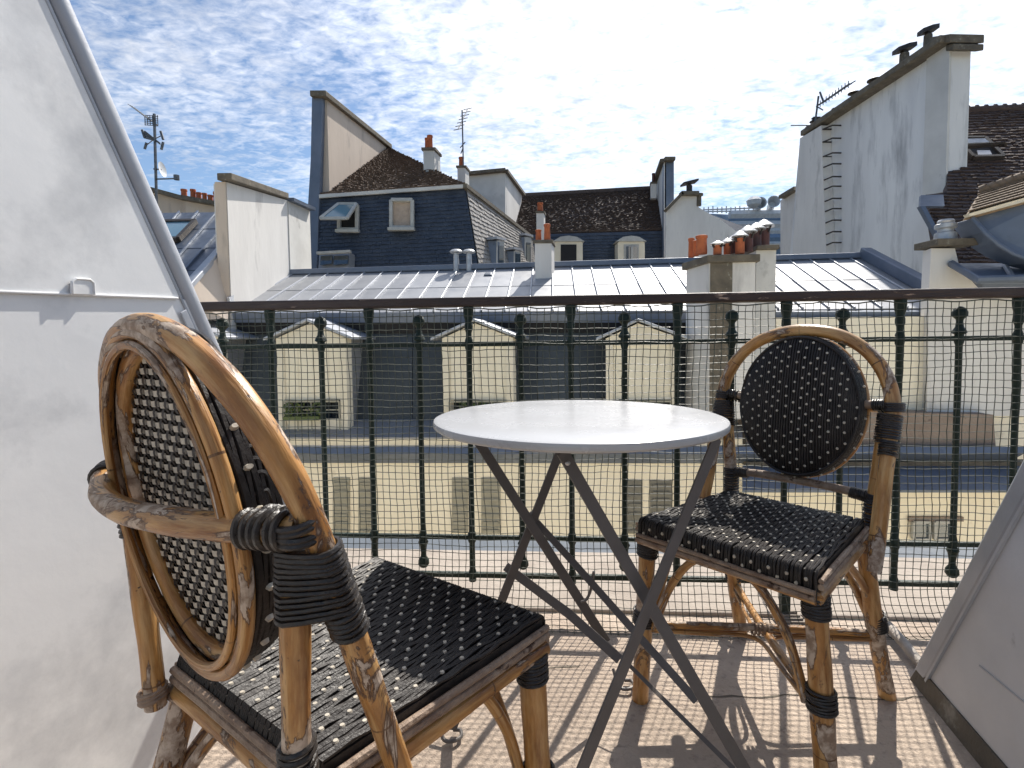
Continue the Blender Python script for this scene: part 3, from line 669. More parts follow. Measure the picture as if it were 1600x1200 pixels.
# vent pipes on the ridge
for px, lab in ((713, 'mushroom topped zinc vent pipe, left of the pair on the ridge'), (733, 'mushroom topped zinc vent pipe, right of the pair on the ridge')):
    c = B(px, 419, 11.9); h = B(px, 389, 11.9).z-c.z
    m = MB(); m.lathe([(.07, -.1), (.06, h*.78), (.14, h*.80), (.15, h*.86), (.10, h*.96), (.02, h)], c, 12)
    tag(m.build('vent_pipe', M['cowl'], smooth=True), lab, 'vent pipe', 'vent pipes on the zinc ridge')

# ------------------------------------------------------------------ tiled surfaces
def tiles(q, nu, nv, mt, parent, name, th=.02, jit=.15, lift=.9, clip=None, seed=1):
    """courses of small lapped pieces over quad q, each with its own thickness, joined (too small to tell singly)"""
    rr = random.Random(seed); n = nrm(q); m = MB()
    for j in range(nv):
        off = (j % 2)*.5
        for i in range(-1, nu):
            u0, u1 = (i+off+.04*rr.random())/nu, (i+1+off-.04*rr.random())/nu
            u0, u1 = max(0, u0), min(1, u1)
            if u1-u0 < .2/nu: continue
            v0 = (j-.05+jit*rr.uniform(-1, 1)*.5)/nv; v1 = (j+1.1)/nv
            v0 = max(0, v0); v1 = min(1, v1)
            if clip and not clip((u0+u1)/2, (v0+v1)/2): continue
            h0 = th*lift*(1+jit*rr.uniform(-1, 2)); a, b_, c, d = bil(q, u0, v0)+n*h0, bil(q, u1, v0)+n*h0, bil(q, u1, v1), bil(q, u0, v1)
            k = len(m.v); m.v += [a, b_, c, d, bil(q, u0, v0), bil(q, u1, v0)]
            m.face((k, k+1, k+2, k+3)); m.face((k+4, k+5, k+1, k)); m.face((k+4, k, k+3)); m.face((k+1, k+5, k+2))
    return m.build(name, mt, parent, stuff=True)

# ------------------------------------------------------------------ middle building (navy mansard)
mb = thing('mansard_house', 'house with navy slate front, brown tiled roof and tilted roof window', 'building', P(610, 440, 16)-UP*12)
A1, A2 = P(500, 306, 16), P(726, 290, 16); A3, A4 = P(748, 425, 15.75), P(495, 434, 15.75)
m = MB(); m.prism([A4, A3, A2, A1], (.2, .6, 0)); m.build('front_wall', M['slate'], mb)
tiles([A4+V((0, -.03, 0)), A3+V((0, -.03, 0)), A2+V((0, -.03, 0)), A1+V((0, -.03, 0))], 34, 22, M['slate'], mb, 'slates', .03, .25)
Bf = P(829, 369, 23.6); Bfb = P(838, 425, 23.2)
m = MB(); m.prism([A3, Bfb, Bf, A2], (-.6, .3, 0)); m.build('side_wall', M['slate_side'], mb)
tiles([A3+V((.03, 0, 0)), Bfb+V((.03, 0, 0)), Bf+V((.03, 0, 0)), A2+V((.03, 0, 0))], 40, 18, M['slate_side'], mb, 'side_slates', .03, .25, seed=3)
PK = P(607, 232, 20.4); wb = P(503, 304, 16.0)
rq = [P(501, 305, 15.85), P(728, 289, 15.85), PK+V((.05, 0, 0)), PK-V((.05, 0, 0))]
m = MB(); m.prism([rq[0], rq[1], PK], (0, .2, -.15)); m.build('roof_deck', M['tile_a'], mb)
tiles(rq, 60, 34, M['tile_a'], mb, 'roof_tiles', .05, .35, seed=5)
rq2 = [P(726, 289, 15.85), P(832, 370, 23.8), PK+V((1.2, 5.0, 0)), PK]
tiles(rq2, 50, 26, M['tile_a'], mb, 'hip_tiles', .05, .35, seed=6); m = MB(); m.prism(rq2, (0, .1, -.15)); m.build('roof_deck', M['tile_a'], mb)
m = MB(); m.bar(P(726, 290, 15.8), P(831, 371, 23.6), .14, .12); m.build('gutter', M['coping'], mb)
m = MB(); m.bar(P(499, 307, 15.85), P(727, 291, 15.85), .07, .10); m.build('fascia', M['pier_render'], mb)
# party wall with blue zinc end
z0w = P(490, 150, 16).z
pw = thing('party_wall', 'tall pinkish party wall with a blue zinc end and sloping silhouette', 'wall', P(495, 434, 15.8))
a, b_ = P(487, 150, 15.9), P(507, 150, 15.9); far = P(608, 234, 20.5); far2 = far+V((.6, 2.6, -1.0))
m = MB(); b_ = b_+V((.02, .14, 0)); m.prism([at(b_, P(507, 434, 15.9).z), at(b_, z0w), far, at(far, far.z-2.8)], (-.35, .08, 0)); m.build('wall_face', M['render_pink'], pw)
m = MB(); pts = [P(477, 432, 15.7), P(495, 432, 15.7), P(499, 300, 15.85), P(504, 152, 15.9), P(487, 152, 15.9), P(485, 250, 15.85), P(479, 350, 15.8)]
m.prism(pts, (.03, .2, 0)); m.build('zinc_end', M['zinc_blue'], pw, bevel=.02)
m = MB(); m.prism([P(484, 150, 15.75), P(509, 150, 15.75), far+V((.12, 0, .03)), far+V((-.35, .1, .03))], UP*.17); m.build('coping', M['coping'], pw, bevel=.02)
# roof windows on the front
def roofwin(px0, px1, y0, y1, D, openf, par, gl='glass_blue', board=False):
    q = [P(px0, y1, D), P(px1, y1, D), P(px1, y0, D), P(px0, y0, D)]; n = V((0, -1, .12)).normalized()
    m = MB(); m.prism(q, -n*.02); o = m.build('window', M['panel_board'] if board else M['dark'], par)
    for a, b_ in ((q[0], q[1]), (q[1], q[2]), (q[2], q[3]), (q[3], q[0])):
        m = MB(); m.bar(a+n*.06, b_+n*.06, .10, .14, n); m.build('frame', M['frame_w'], o, bevel=.01)
    m = MB(); m.bar(q[0]+n*.12-V((.08, 0, .06)), q[1]+n*.12+V((.08, 0, -.06)), .18, .08); m.build('sill', M['frame_w'], o)
    if openf:
        hz = V((0, -.62, .28)); a, b_ = q[3]+n*.1, q[2]+n*.1
        c, d = lerp(q[2], q[1], .72)+V((-.12, -.62, 0)), lerp(q[3], q[0], .72)+V((-.35, -.62, 0))
        m = MB(); m.prism([a, b_, c, d], n*.03); m.build('pane', M[gl], o)
        for e, f in ((a, b_), (b_, c), (c, d), (d, a)):
            m = MB(); m.bar(e+n*.02, f+n*.02, .08, .07, n); m.build('sash', M['frame_w'], o)
    return o
roofwin(531, 559, 321, 360, 15.75, True, mb); roofwin(612, 645, 314, 357, 15.75, False, mb, board=True)
# small roof hatch box
hb = thing('glazed_roof_hatch', 'small glazed grey hatch box at the foot of the navy slate wall', 'roof hatch', P(520, 425, 15.3))
m = MB(); m.prism([P(497, 427, 15.2), P(544, 424, 15.2), P(546, 395, 15.4), P(499, 397, 15.4)], (.05, .4, 0)); m.build('box', M['zinc'], hb)
for (a, b_) in ((500, 518), (521, 543)):
    m = MB(); m.prism([P(a, 414, 15.15), P(b_, 412, 15.15), P(b_+1, 399, 15.25), P(a+1, 400, 15.25)], (0, .06, 0)); m.build('pane', M['glass'], hb)
m = MB(); m.bar(P(496, 396, 15.15), P(548, 393, 15.15), .18, .07); m.build('lid', M['frame_w'], hb)
# side windows and little dormers
for k, (px0, px1, y0, y1, D) in enumerate(((757, 772, 330, 372, 18.3), (786, 798, 352, 388, 21.0), (800, 806, 362, 388, 22.3))):
    q = [P(px0+5, y1, D), P(px1, y1, D+.9), P(px1-5, y0+4, D+.9), P(px0-2, y0, D)]
    m = MB(); m.prism(q, (.12, 0, .03)); o = m.build('window', M['dark'], mb)
    for e, f in ((0, 1), (1, 2), (2, 3), (3, 0)):
        m = MB(); m.bar(q[e]+V((.12, 0, .03)), q[f]+V((.12, 0, .03)), .10, .10); m.build('frame', M['frame_w'], o)
def sidedormer(px0, px1, y0, y1, D, lab):
    t = thing('small_dormer', lab, 'dormer', P(px0, y1, D), 'small dormers on the side slope')
    xm = lerp(px0, px1, .52)
    m = MB(); m.prism([P(px0, y1, D), P(xm, y1, D), P(xm, y0+4, D), P(px0, y0+4, D)], (.1, .3, 0)); m.build('cheek', M['zinc_blue'], t)
    a, b_, c, d = P(xm, y1, D), P(px1, y1, D+1.0), P(px1, y0+5, D+1.0), P(xm, y0+4, D)
    m = MB(); m.prism([a+V((.01, 0, 0)), b_, c, d+V((.01, 0, 0))], (-.2, .2, 0)); m.build('front', M['frame_w'], t)
    q = [bil([a, b_, c, d], u, v)+V((.04, -.01, 0)) for u, v in ((.2, .02), (.8, .02), (.8, .8), (.2, .8))]
    m = MB(); m.prism(q, (-.03, .02, 0)); m.build('pane', M['glass'], t)
    m = MB(); m.prism([P(px0-2, y0+3, D-.1), P(xm+1, y0+1, D-.2), P(px1+3, y0+4, D+1.1), P(px0+4, y0+2, D+1.2)], UP*.08); m.build('roof', M['seam'], t)
sidedormer(762, 788, 372, 413, 17.0, 'pale little dormer nearest us on the side slope'); sidedormer(790, 814, 388, 413, 19.0, 'lowest little dormer, half sunk behind the ridge'); sidedormer(808, 830, 366, 413, 21.5, 'blue cheeked little dormer at the far end of the side slope')
# chimneys on the hip
c1 = thing('chimney_stack', 'white chimney stack on the hip of the brown tiled roof', 'chimney', P(670, 275, 17.5)); 
def stackP(t, px0, px1, ycap, ybot, D, depth, capt=4, over=2.5, mt='pier_render'):
    a, b_ = P(px0, ybot, D), P(px1, ybot, D); zc = P((px0+px1)/2, ycap+capt, D).z; zt_ = P((px0+px1)/2, ycap, D).z; dd = V((.2, .97, 0))*depth
    m = MB(); m.prism([a-UP*.4, b_-UP*.4, b_+dd-UP*.4, a+dd-UP*.4], UP*(zc-a.z+.4)); m.build('shaft', M[mt], t)
    o = over/F*D; m = MB(); m.prism([at(a, zc)+V((-o, -o, 0)), at(b_, zc)+V((o, -o, 0)), at(b_+dd, zc)+V((o, o, 0)), at(a+dd, zc)+V((-o, o, 0))], UP*(zt_-zc)); m.build('cap', M['coping'], t)
stackP(c1, 662, 679, 231, 272, 17.3, .6)
def potP(px, y0, y1, D, w, lab, mt='pot'):
    c = P(px, y1, D); h = P(px, y0, D).z-c.z; r = w/2/F*D
    m = MB(); m.lathe([(r, 0), (r*.92, h*.8), (r*1.08, h*.85), (r*1.05, h)], c, 12); return tag(m.build('chimney_pot', M[mt], smooth=True), lab, 'chimney pot', PG)
potP(672, 212, 231, 17.5, 8.5, 'orange pot in front on the hip chimney'); potP(667, 216, 231, 17.9, 6, 'shorter orange pot behind its neighbour on the hip chimney')
c3 = thing('chimney_stack', 'small white chimney beside the thin rooftop aerial', 'chimney', P(720, 285, 19)); stackP(c3, 715, 727, 259, 283, 19, .5, 3, 2)
potP(721, 246, 259, 19.2, 8, 'stubby orange pots at the foot of the thin aerial')
# aerials
def rod(m, a, b_, r=.015): m.tube([a, b_], r, 5)
an = thing('tv_aerial', 'thin television aerial on a pole beside the small white chimney', 'aerial', P(724, 262, 19))
m = MB(); rod(m, P(724, 262, 19), P(722, 172, 19), .028); m.build('pole', M['aerial'], an)
m = MB(); rod(m, P(716, 202, 18.6), P(731, 170, 19.6), .02)
for t in range(7): c = lerp(P(716, 202, 18.6), P(731, 170, 19.6), t/6); rod(m, c+V((-.16, .0, -.03)), c+V((.16, 0, .03)), .014)
rod(m, P(719, 231, 19), P(727, 222, 19), .02); rod(m, P(720, 240, 19), P(723, 232, 19), .02); m.build('dipoles', M['aerial'], an)
# grey gable behind
gb = thing('grey_gable', 'plain grey gable wall rising behind the tiled hip', 'wall', P(770, 400, 25))
m = MB(); m.prism([P(728, 420, 25), P(789, 420, 25), P(789, 268, 25), P(728, 274, 25)], (.1, .4, 0)); m.build('wall_face', M['pier_render'], gb)
m = MB(); m.prism([P(789.5, 420, 25), P(803, 420, 30), P(816, 303, 30), P(789.5, 268, 25)], (-.3, .3, 0)); m.build('side_face', M['white_render'], gb)
m = MB(); m.bar(P(727, 272, 24.9), P(790, 266, 24.9), .3, .14); m.build('coping', M['coping'], gb); m = MB(); m.bar(P(789, 267, 24.9), P(817, 304, 30), .3, .14); m.build('coping', M['coping'], gb)

# ------------------------------------------------------------------ far tiled roof
ft = thing('tiled_house', 'long low house with dark tiled roof and two arched dormers', 'building', P(920, 430, 27)-UP*12)
q = [P(795, 366, 27), P(1040, 359, 27), P(1026, 296, 31), P(812, 308, 31)]
m = MB(); m.prism(q, (0, .3, -.3)); m.build('roof_deck', M['tile_b'], ft)
tiles(q, 80, 30, M['tile_b'], ft, 'roof_tiles', .08, .4, seed=8)
m = MB(); m.bar(q[3]+UP*.08, q[2]+UP*.08, .3, .2); m.build('ridge', M['tile_b'], ft)
q = [P(790, 430, 26.8), P(1040, 430, 26.8), P(1040, 361, 26.9), P(790, 368, 26.9)]
m = MB(); m.prism(q, (0, .5, 0)); m.build('front_wall', M['slate'], ft)
tiles([p+V((0, -.05, 0)) for p in q], 44, 14, M['slate'], ft, 'slates', .05, .25, seed=9)
for (px, w, op) in ((888.5, 22, 0), (986.5, 21, 1)):
    D = 26; pts = [P(px-w, 425, D), P(px+w, 425, D), P(px+w, 379, D), P(px+w*.5, 373, D), P(px, 371, D), P(px-w*.5, 373, D), P(px-w, 379, D)]
    t = MB(); t.prism(pts, (0, .8, 0)); o = t.build('dormer', M['cream_trim'], ft)
    m = MB(); m.prism([P(px-w-3, 377, D-.1), P(px+w+3, 377, D-.1), P(px+w*.6, 370, D-.1), P(px, 368, D-.1), P(px-w*.6, 370, D-.1)], (0, .9, 0)); m.build('hood', M['frame_w'], o)
    m = MB(); m.prism([P(px-w*.56, 425, D-.03), P(px+w*.56, 425, D-.03), P(px+w*.56, 382, D-.03), P(px-w*.56, 382, D-.03)], (0, .02, 0)); m.build('opening', M['dark'] if not op else M['frame_w'], o)
    if op:
        m = MB(); m.prism([P(px-w*.40, 425, D-.1), P(px+w*.46, 425, D-.1), P(px+w*.44, 385, D-.1), P(px-w*.34, 385, D-.1)], (0, .03, 0)); m.build('pane', M['glass'], o)
        m = MB(); m.bar(P(px+1, 425, D-.15), P(px+1, 385, D-.15), .1, .08, V((0, 1, 0))); m.build('mullion', M['frame_w'], o)
c4 = thing('chimney_stack', 'slim white chimney with an orange pot in front of the far tiled roof', 'chimney', P(844, 372, 20)); stackP(c4, 838.5, 850, 330, 385, 20, .4, 3, 1.5, 'white_render')
potP(844, 317, 330, 20.2, 9, 'orange pot on the slim white chimney before the far roof')
# end walls right of it
ew = thing('party_wall', 'narrow party wall with a blue zinc face at the right end of the far roof', 'wall', P(1030, 430, 26))
m = MB(); m.prism([P(1038, 430, 26), P(1053, 430, 26), P(1053, 251, 26), P(1039, 251, 26)], (0, .4, 0)); m.build('zinc_face', M['zinc_blue'], ew)
m = MB(); m.prism([P(1037.5, 430, 26), P(1037.5, 252, 26), P(1025, 286, 31), P(1025, 430, 31)], (.1, 0, 0)); m.build('wall_face', M['white_render'], ew)
m = MB(); m.bar(P(1053, 250, 25.9), P(1037, 250, 25.9), .5, .16); m.bar(P(1038, 250, 25.9), P(1024, 287, 31), .4, .16); m.build('coping', M['coping'], ew)
potP(1021, 271, 284, 29, 5, 'thin red pot beside the narrow blue party wall', 'pot_dark'); c5 = thing('chimney_stack', 'tiny white chimney at the right end of the far ridge', 'chimney', P(1021, 297, 29)); stackP(c5, 1017, 1026, 284, 298, 29, .4, 3, 1, 'white_render')
gw = thing('white_gable', 'white stepped gable wall with sloping shoulder beyond the zinc roof', 'wall', P(1090, 430, 22))
m = MB(); m.prism([P(1040, 430, 22), P(1162, 430, 22), P(1160, 369, 22), P(1128, 344, 22), P(1101, 330, 22), P(1088, 321, 22), P(1088, 304, 22), P(1066, 304, 22), P(1040, 330, 22)], (.1, .5, 0)); m.build('wall_face', M['white_render'], gw)
m = MB(); m.bar(P(1063, 303, 21.9), P(1090, 303, 21.9), .4, .14); m.bar(P(1040, 329, 21.9), P(1065, 303, 21.9), .4, .12); m.build('coping', M['coping'], gw)
m = MB(); c = P(1077, 301, 22); m.lathe([(.12, 0), (.12, .28), (.10, .3)], c, 10); m.box(c+UP*.40, (.62, .5, .07), (V((.97, 0, .22)), V((0, 1, 0)), V((-.22, 0, .97)))); m.box(c+UP*.33, (.08, .08, .12)); tag(m.build('chimney_cowl', M['iron']), 'tilted flat plate cowl on top of the white stepped gable', 'chimney cowl')
m = MB(); m.lathe([(.10, 0), (.10, .4), (.17, .42), (.17, .5)], P(1092, 322, 22), 10); tag(m.build('chimney_cowl', M['coping']), 'small dark topped pot on the shoulder of the stepped gable', 'chimney cowl')
nr_ = MB(); nr_.prism([P(1108, 334, 26), P(1195, 366, 26), P(1195, 420, 24), P(1130, 420, 24)], (0, .3, 0)); tag(nr_.build('slate_roof_slope', M['slate']), 'dark slate roof slope behind the white stepped gable', 'roof')
# pipework building far away
pc = thing('pipework_building', 'distant steel framed cultural centre with pipes and two round air scoops', 'building', P(1165, 430, 110)-UP*25)
m = MB(); m.prism([P(1095, 430, 112), P(1235, 430, 112), P(1235, 340, 112), P(1095, 333, 112)], (0, 20, 0)); m.build('body', M['blue_steel'], pc)
for (y, r, mt) in ((336, .9, 'white_steel'), (344, .5, 'blue_steel'), (352, .9, 'white_steel'), (362, .7, 'white_steel'), (373, .9, 'blue_steel'), (382, .7, 'white_steel')):
    m = MB(); rod(m, P(1140, y, 110), P(1232, y-1, 110), r); m.build('pipe', M[mt], pc, smooth=True)
for px in (1150, 1178, 1206):
    m = MB(); m.tube([P(px, 335, 110), P(px, 420, 110)], .35, 6); m.build('column', M['white_steel'], pc)
m = MB(); rod(m, P(1098, 328, 110), P(1180, 325, 110), .16); rod(m, P(1098, 331, 110), P(1180, 329, 110), .16)
for k in range(12): px = 1100+7*k; rod(m, P(px, 333, 110), P(px, 324-(k % 3), 110), .13)
m.build('roof_railing', M['white_steel'], pc)
for (px, py) in ((1188, 317), (1209, 315)):
    c = P(px, py, 108); ax = V((-.25, -1, .12)).normalized(); r = 9/F*108
    m = MB(); prof = [(r*.55, -3.0), (r*.62, -1.5), (r*.8, -.5), (r, 0), (r*1.03, .12), (r*.9, .1), (r*.72, -.5), (r*.5, -1.6)]; m.lathe(prof, c, 22, ax)
    m.tube([c-ax*2.4, c-ax*3.4-UP*.6, c-ax*3.6-UP*3.5], r*.6, 14); o = m.build('air_scoop', M['white_steel'], pc, smooth=True)
m = MB(); m.lathe([(.5, 0), (1.3, .6), (1.5, 1.5), (.8, 2.2)], P(1178, 325, 108), 12); m.build('duct', M['white_steel'], pc, smooth=True)

# ------------------------------------------------------------------ tall stained white wall on the right
tw = thing('tall_chimney_wall', 'tall stained white party wall with iron rungs and a row of cowls on top', 'wall', P(1400, 450, 13)-UP*2)
Wn, Wf = P(1484, 62, 12.0), P(1250, 213, 17.5)
wd = V((Wn.x-Wf.x, Wn.y-Wf.y, 0)).normalized(); wn = V((wd.y, -wd.x, 0)); 
if wn.x > 0: wn = -wn
def TW(px, py, off=0): return PL(px, py, Wn+wn*off, wn)
main = [TW(1484, 66), TW(1477, 300), TW(1441, 308), TW(1441, 322), TW(1466, 370), TW(1455, 520), TW(1228, 470), TW(1250, 218)]
m = MB(); m.prism(main, -wn*.5); m.build('wall_face', M['grey_render'], tw)
m = MB(); m.prism([TW(1484, 68, .06), TW(1477, 299, .06), TW(1441, 307, .06), TW(1448, 84, .06)], -wn*.05); m.build('pier', M['pier_render'], tw)
m = MB(); m.prism([TW(1283, 196, .30), TW(1292, 430, .30), TW(1236, 430, .30), TW(1250, 216, .30)], -wn*.29); m.build('flue_breast', M['white_render'], tw)
m = MB(); c0, c1_ = TW(1250, 213, .34), TW(1468, 66, .34); m.prism([c0, c1_, c1_-wn*.95, c0-wn*.95], UP*.17); m.build('coping', M['coping'], tw, bevel=.03)
c0, c1_ = TW(1464, 66, .2), TW(1488, 66, .2); m = MB(); m.prism([TW(1456, 70, .22), TW(1484, 66, .22), TW(1484, 66, .22)-wn*.8, TW(1456, 70, .22)-wn*.8], UP*.18); m.prism([TW(1477, 80, .12), TW(1490, 78, .12), TW(1490, 78, .12)-wn*.7, TW(1477, 80, .12)-wn*.7], UP*.14); m.build('coping_step', M['coping'], tw, bevel=.02)
for (y0, y1) in ((196, 199), (216, 219), (239, 242), (256, 259), (276, 280), (291, 294), (310, 313), (326, 330), (344, 348), (362, 366), (379, 383), (398, 402)):
    px = 1306+ (y0-196)*.002
    a = TW(px-7, y0+6, .01); b_ = TW(px+8, y0, .01); m = MB()
    m.tube([a, a+wn*.22, a+wn*.26+V((0, .0, .0)), b_+wn*.26, b_+wn*.22, b_], .022, 6); m.build('rung', M['iron'], tw)
lw = thing('low_party_wall', 'low white wall end with a dark coping at the far foot of the tall wall', 'wall', P(1235, 430, 19))
m = MB(); m.prism([P(1224, 430, 19), P(1246, 430, 18), P(1246, 295, 18), P(1224, 309, 19)], (.1, .4, 0)); m.build('wall_face', M['white_render'], lw); m = MB(); m.bar(P(1223, 308, 18.9), P(1247, 294, 17.9), .3, .12); m.build('coping', M['coping'], lw)
CG = 'dark cowls along the tall white wall'
for (px, py, w, kind, lab) in ((1450, 62, 30, 1, 'highest flat dark cowl at the near end of the tall wall'), (1413, 92, 34, 1, 'winged rusty cowl second from the near end of the tall wall'), (1366, 133, 24, 0, 'low dark cowl half hidden behind the coping of the tall wall'), (1334, 152, 20, 0, 'round capped cowl at the middle of the tall wall'), (1303, 178, 14, 2, 'short twin topped cowl left of the round capped one'), (1273, 196, 20, 2, 'square dark pot cluster below the rooftop aerial'), (1262, 202, 10, 2, 'smallest pot at the far end of the tall wall')):
    c = TW(px, py, -.1); D = c.y; r = w*.41/F*D; t = thing('roof_cowl', lab, 'chimney cowl', c, CG)
    m = MB(); c = c-UP*r*.35; m.lathe([(r*.5, -.1), (r*.45, r*.9)], c, 10); m.build('flue', M['coping'], t, smooth=True)
    m = MB()
    if kind == 1:
        m.prism([c+V((-r, -r*.5, r*.95)), c+V((0, -r*.7, r*1.25)), c+V((r, -r*.5, r*1.5)), c+V((r, r*.5, r*1.5)), c+V((0, r*.7, r*1.25)), c+V((-r, r*.5, r*.95))], UP*.10)
        m.box(c+UP*r*1.0, (r*.5, r*.5, r*.4))
    elif kind == 0: m.lathe([(r*.3, r*.9), (r*1.0, r*1.0), (r*1.0, r*1.15), (r*.5, r*1.4), (r*.1, r*1.5)], c, 14)
    else:
        m.lathe([(r*.55, r*.9), (r*.9, r*1.0), (r*.9, r*1.15)], c, 10); m.box(c+V((r*.2, 0, r*1.7)), (r*1.3, r*.8, r*.22)); m.box(c+V((-r*.3, 0, r*1.4)), (r*.3, r*.3, r*.5))
    m.build('cap', M['iron'], t)
a2 = thing('tv_aerial', 'slanting rooftop aerial above the far end of the tall wall', 'aerial', TW(1275, 180))
ca, cb_ = TW(1276, 166, 0), TW(1327, 131, 0)
m = MB(); rod(m, TW(1274, 190), TW(1279, 150), .03); m.build('pole', M['aerial'], a2)
m = MB(); rod(m, ca, cb_, .025)
for t in range(10): c = lerp(ca, cb_, .12+t*.095); rod(m, c+V((0, -.3, -.05)), c+V((.05, .3, .05)), .018); rod(m, c-UP*.1, c+UP*.1, .012)
rod(m, TW(1281, 144), TW(1287, 160), .03); rod(m, TW(1276, 166), TW(1286, 172), .02); m.build('dipoles', M['aerial'], a2)
m = MB(); rod(m, TW(1236, 196), TW(1266, 196), .018); m.build('whip', M['aerial'], a2)

# ------------------------------------------------------------------ tiled roof far right
tr_ = thing('tiled_roof_house', 'steep maroon tiled roof with an open skylight at the far right', 'building', P(1560, 430, 10)-UP*8)
q = [P(1425, 424, 9.9), P(1720, 420, 9.4), P(1720, 164, 12.9), P(1425, 180, 14.0)]
tn = nrm(q); m = MB(); m.prism([PL(px, py, q[0]-tn*.06, tn) for px, py in ((1472, 424), (1720, 424), (1720, 172), (1483, 180), (1480, 300), (1450, 304))], -tn*.2); m.build('roof_deck', M['tile_c'], tr_)
def clipf(u, v): 
    return not (u < .055 and v > .42) 
def TQ(px, py, off=0): return PL(px, py, q[0]+tn*off, tn)
tiles([TQ(1470, 424), TQ(1720, 424), TQ(1720, 304), TQ(1446, 304)], 36, 21, M['tile_c'], tr_, 'roof_tiles', .045, .3, seed=12)
tiles([TQ(1479, 303), TQ(1720, 303), TQ(1720, 168), TQ(1482, 176)], 30, 27, M['tile_c'], tr_, 'roof_tiles', .045, .3, seed=13)
for k in range(16):
    e0, e1 = TQ(1484, 176), TQ(1720, 166); a = lerp(e0, e1, k/16); b_ = lerp(e0, e1, (k+1.05)/16)
    m = MB(); m.tube([a+UP*.03, lerp(a, b_, .8)+UP*.03, b_+UP*.05], [.10, .11, .13], 8); m.build('ridge_tile', M['tile_c'], tr_, smooth=True)
def TQ(px, py, off=0): return PL(px, py, q[0]+tn*off, tn)
sk = [TQ(1520, 247, .08), TQ(1567, 246, .08), TQ(1538, 217, .08), TQ(1490, 217, .08)]
m = MB(); m.prism(sk, -tn*.04); so_ = m.build('skylight', M['dark'], tr_)
for a, b_ in ((0, 1), (1, 2), (2, 3), (3, 0)): m = MB(); m.bar(sk[a], sk[b_], .08, .12, tn); m.build('frame', M['iron'], so_)
m = MB(); m.prism([TQ(1500, 226, .12), TQ(1545, 224, .12), TQ(1538, 218, .14), TQ(1494, 219, .14)], tn*.03); m.build('pane', M['cowl'], so_)
m = MB(); m.prism([TQ(1512, 233, .15), TQ(1573, 228, .42), TQ(1568, 225, .46), TQ(1508, 229, .2)], tn*.05); m.build('sash', M['iron'], so_)
m = MB(); m.prism([TQ(1528, 244, .10), TQ(1550, 244, .10), TQ(1546, 236, .10), TQ(1526, 236, .10)], tn*.02); m.build('pane', M['cowl'], so_)
m = MB(); m.prism([P(1438, 322, 10.6), P(1476, 322, 10.4), P(1474, 304, 10.9), P(1439, 305, 11.1)], (0, .05, -.02)); m.prism([P(1438, 322, 10.5), P(1446, 322, 10.5), P(1471, 368, 10.3), P(1465, 370, 10.3)], (.02, .12, 0)); m.build('flashing', M['zinc_blue'], tr_)
# arched tiled dormer
ad_ = thing('curved_dormer', 'tan tiled dormer with curved blue zinc side at the right edge', 'dormer', P(1570, 400, 8.3))
dq = [P(1513, 333, 8.3), P(1660, 292, 7.7), P(1660, 262, 8.2), P(1530, 303, 8.9)]
m = MB(); m.prism(dq, (0, .1, -.1)); m.build('roof_deck', M['tile_d'], ad_)
dn = nrm(dq)
for j in range(7):
    a, b_ = bil(dq, 0, j/7), bil(dq, 1, j/7)
    for i in range(14):
        m = MB(); u0_, u1_ = (i+(j % 2)*.5)/14, (i+(j % 2)*.5+.94)/14; u1_ = min(u1_, 1)
        if u0_ > .97: continue
        m.prism([bil(dq, u0_, j/7-.01)+dn*.045, bil(dq, u1_, j/7-.01)+dn*.045, bil(dq, u1_, (j+1)/7)+dn*.015, bil(dq, u0_, (j+1)/7)+dn*.015], -dn*.02); m.build('tile', M['tile_d'], ad_)
for k in range(9):
    a = lerp(dq[3], dq[2], k/9); b_ = lerp(dq[3], dq[2], (k+1.1)/9)
    m = MB(); m.tube([a+UP*.05, lerp(a, b_, .85)+UP*.05, b_+UP*.06], [.075, .085, .10], 10); m.build('ridge_tile', M['tile_d'], ad_, smooth=True)
m = MB(); m.prism([P(1516, 338, 8.25), P(1660, 299, 7.65), P(1660, 292, 7.65), P(1513, 334, 8.25)], (.02, .12, 0)); m.build('fascia', M['cream_trim'], ad_)
m = MB(); m.prism([P(1522, 340, 8.35), P(1540, 362, 8.2), P(1560, 380, 8.1), P(1585, 395, 8.0), P(1620, 408, 7.8), P(1660, 418, 7.7), P(1660, 302, 7.75)], (.05, .5, 0)); m.build('zinc_side', M['zinc_blue'], ad_, bevel=.01)
m = MB(); m.tube([P(1520, 341, 8.3), P(1540, 364, 8.1), P(1560, 382, 8.0), P(1585, 397, 7.9), P(1620, 410, 7.7)], .035, 8); m.build('rim', M['zinc_blue'], ad_, smooth=True)
zr = thing('zinc_valley_gutter', 'folded blue zinc gutter roof below the maroon tiles', 'gutter', P(1550, 445, 8.2))
m = MB(); m.prism([P(1486, 411, 8.6), P(1720, 412, 8.2), P(1720, 437, 7.8), P(1528, 437, 7.9)], (0, .02, -.06)); m.build('sheet', M['zinc_blue'], zr)
m = MB(); m.prism([P(1528, 438, 7.9), P(1720, 438, 7.8), P(1720, 452, 7.85), P(1540, 452, 7.95)], (0, .1, 0)); m.build('apron', M['zinc_dark'], zr)
m = MB(); m.tube([P(1487, 412, 8.55), P(1527, 437, 7.9), P(1720, 431, 7.7)], .06, 8); m.build('roll', M['zinc_blue'], zr, smooth=True)
for px in (1570, 1640): m = MB(); m.bar(P(px, 414, 8.35), P(px+14, 436, 7.85), .05, .05, V((0, -1, 1))); m.build('standing_seam', M['seam'], zr)
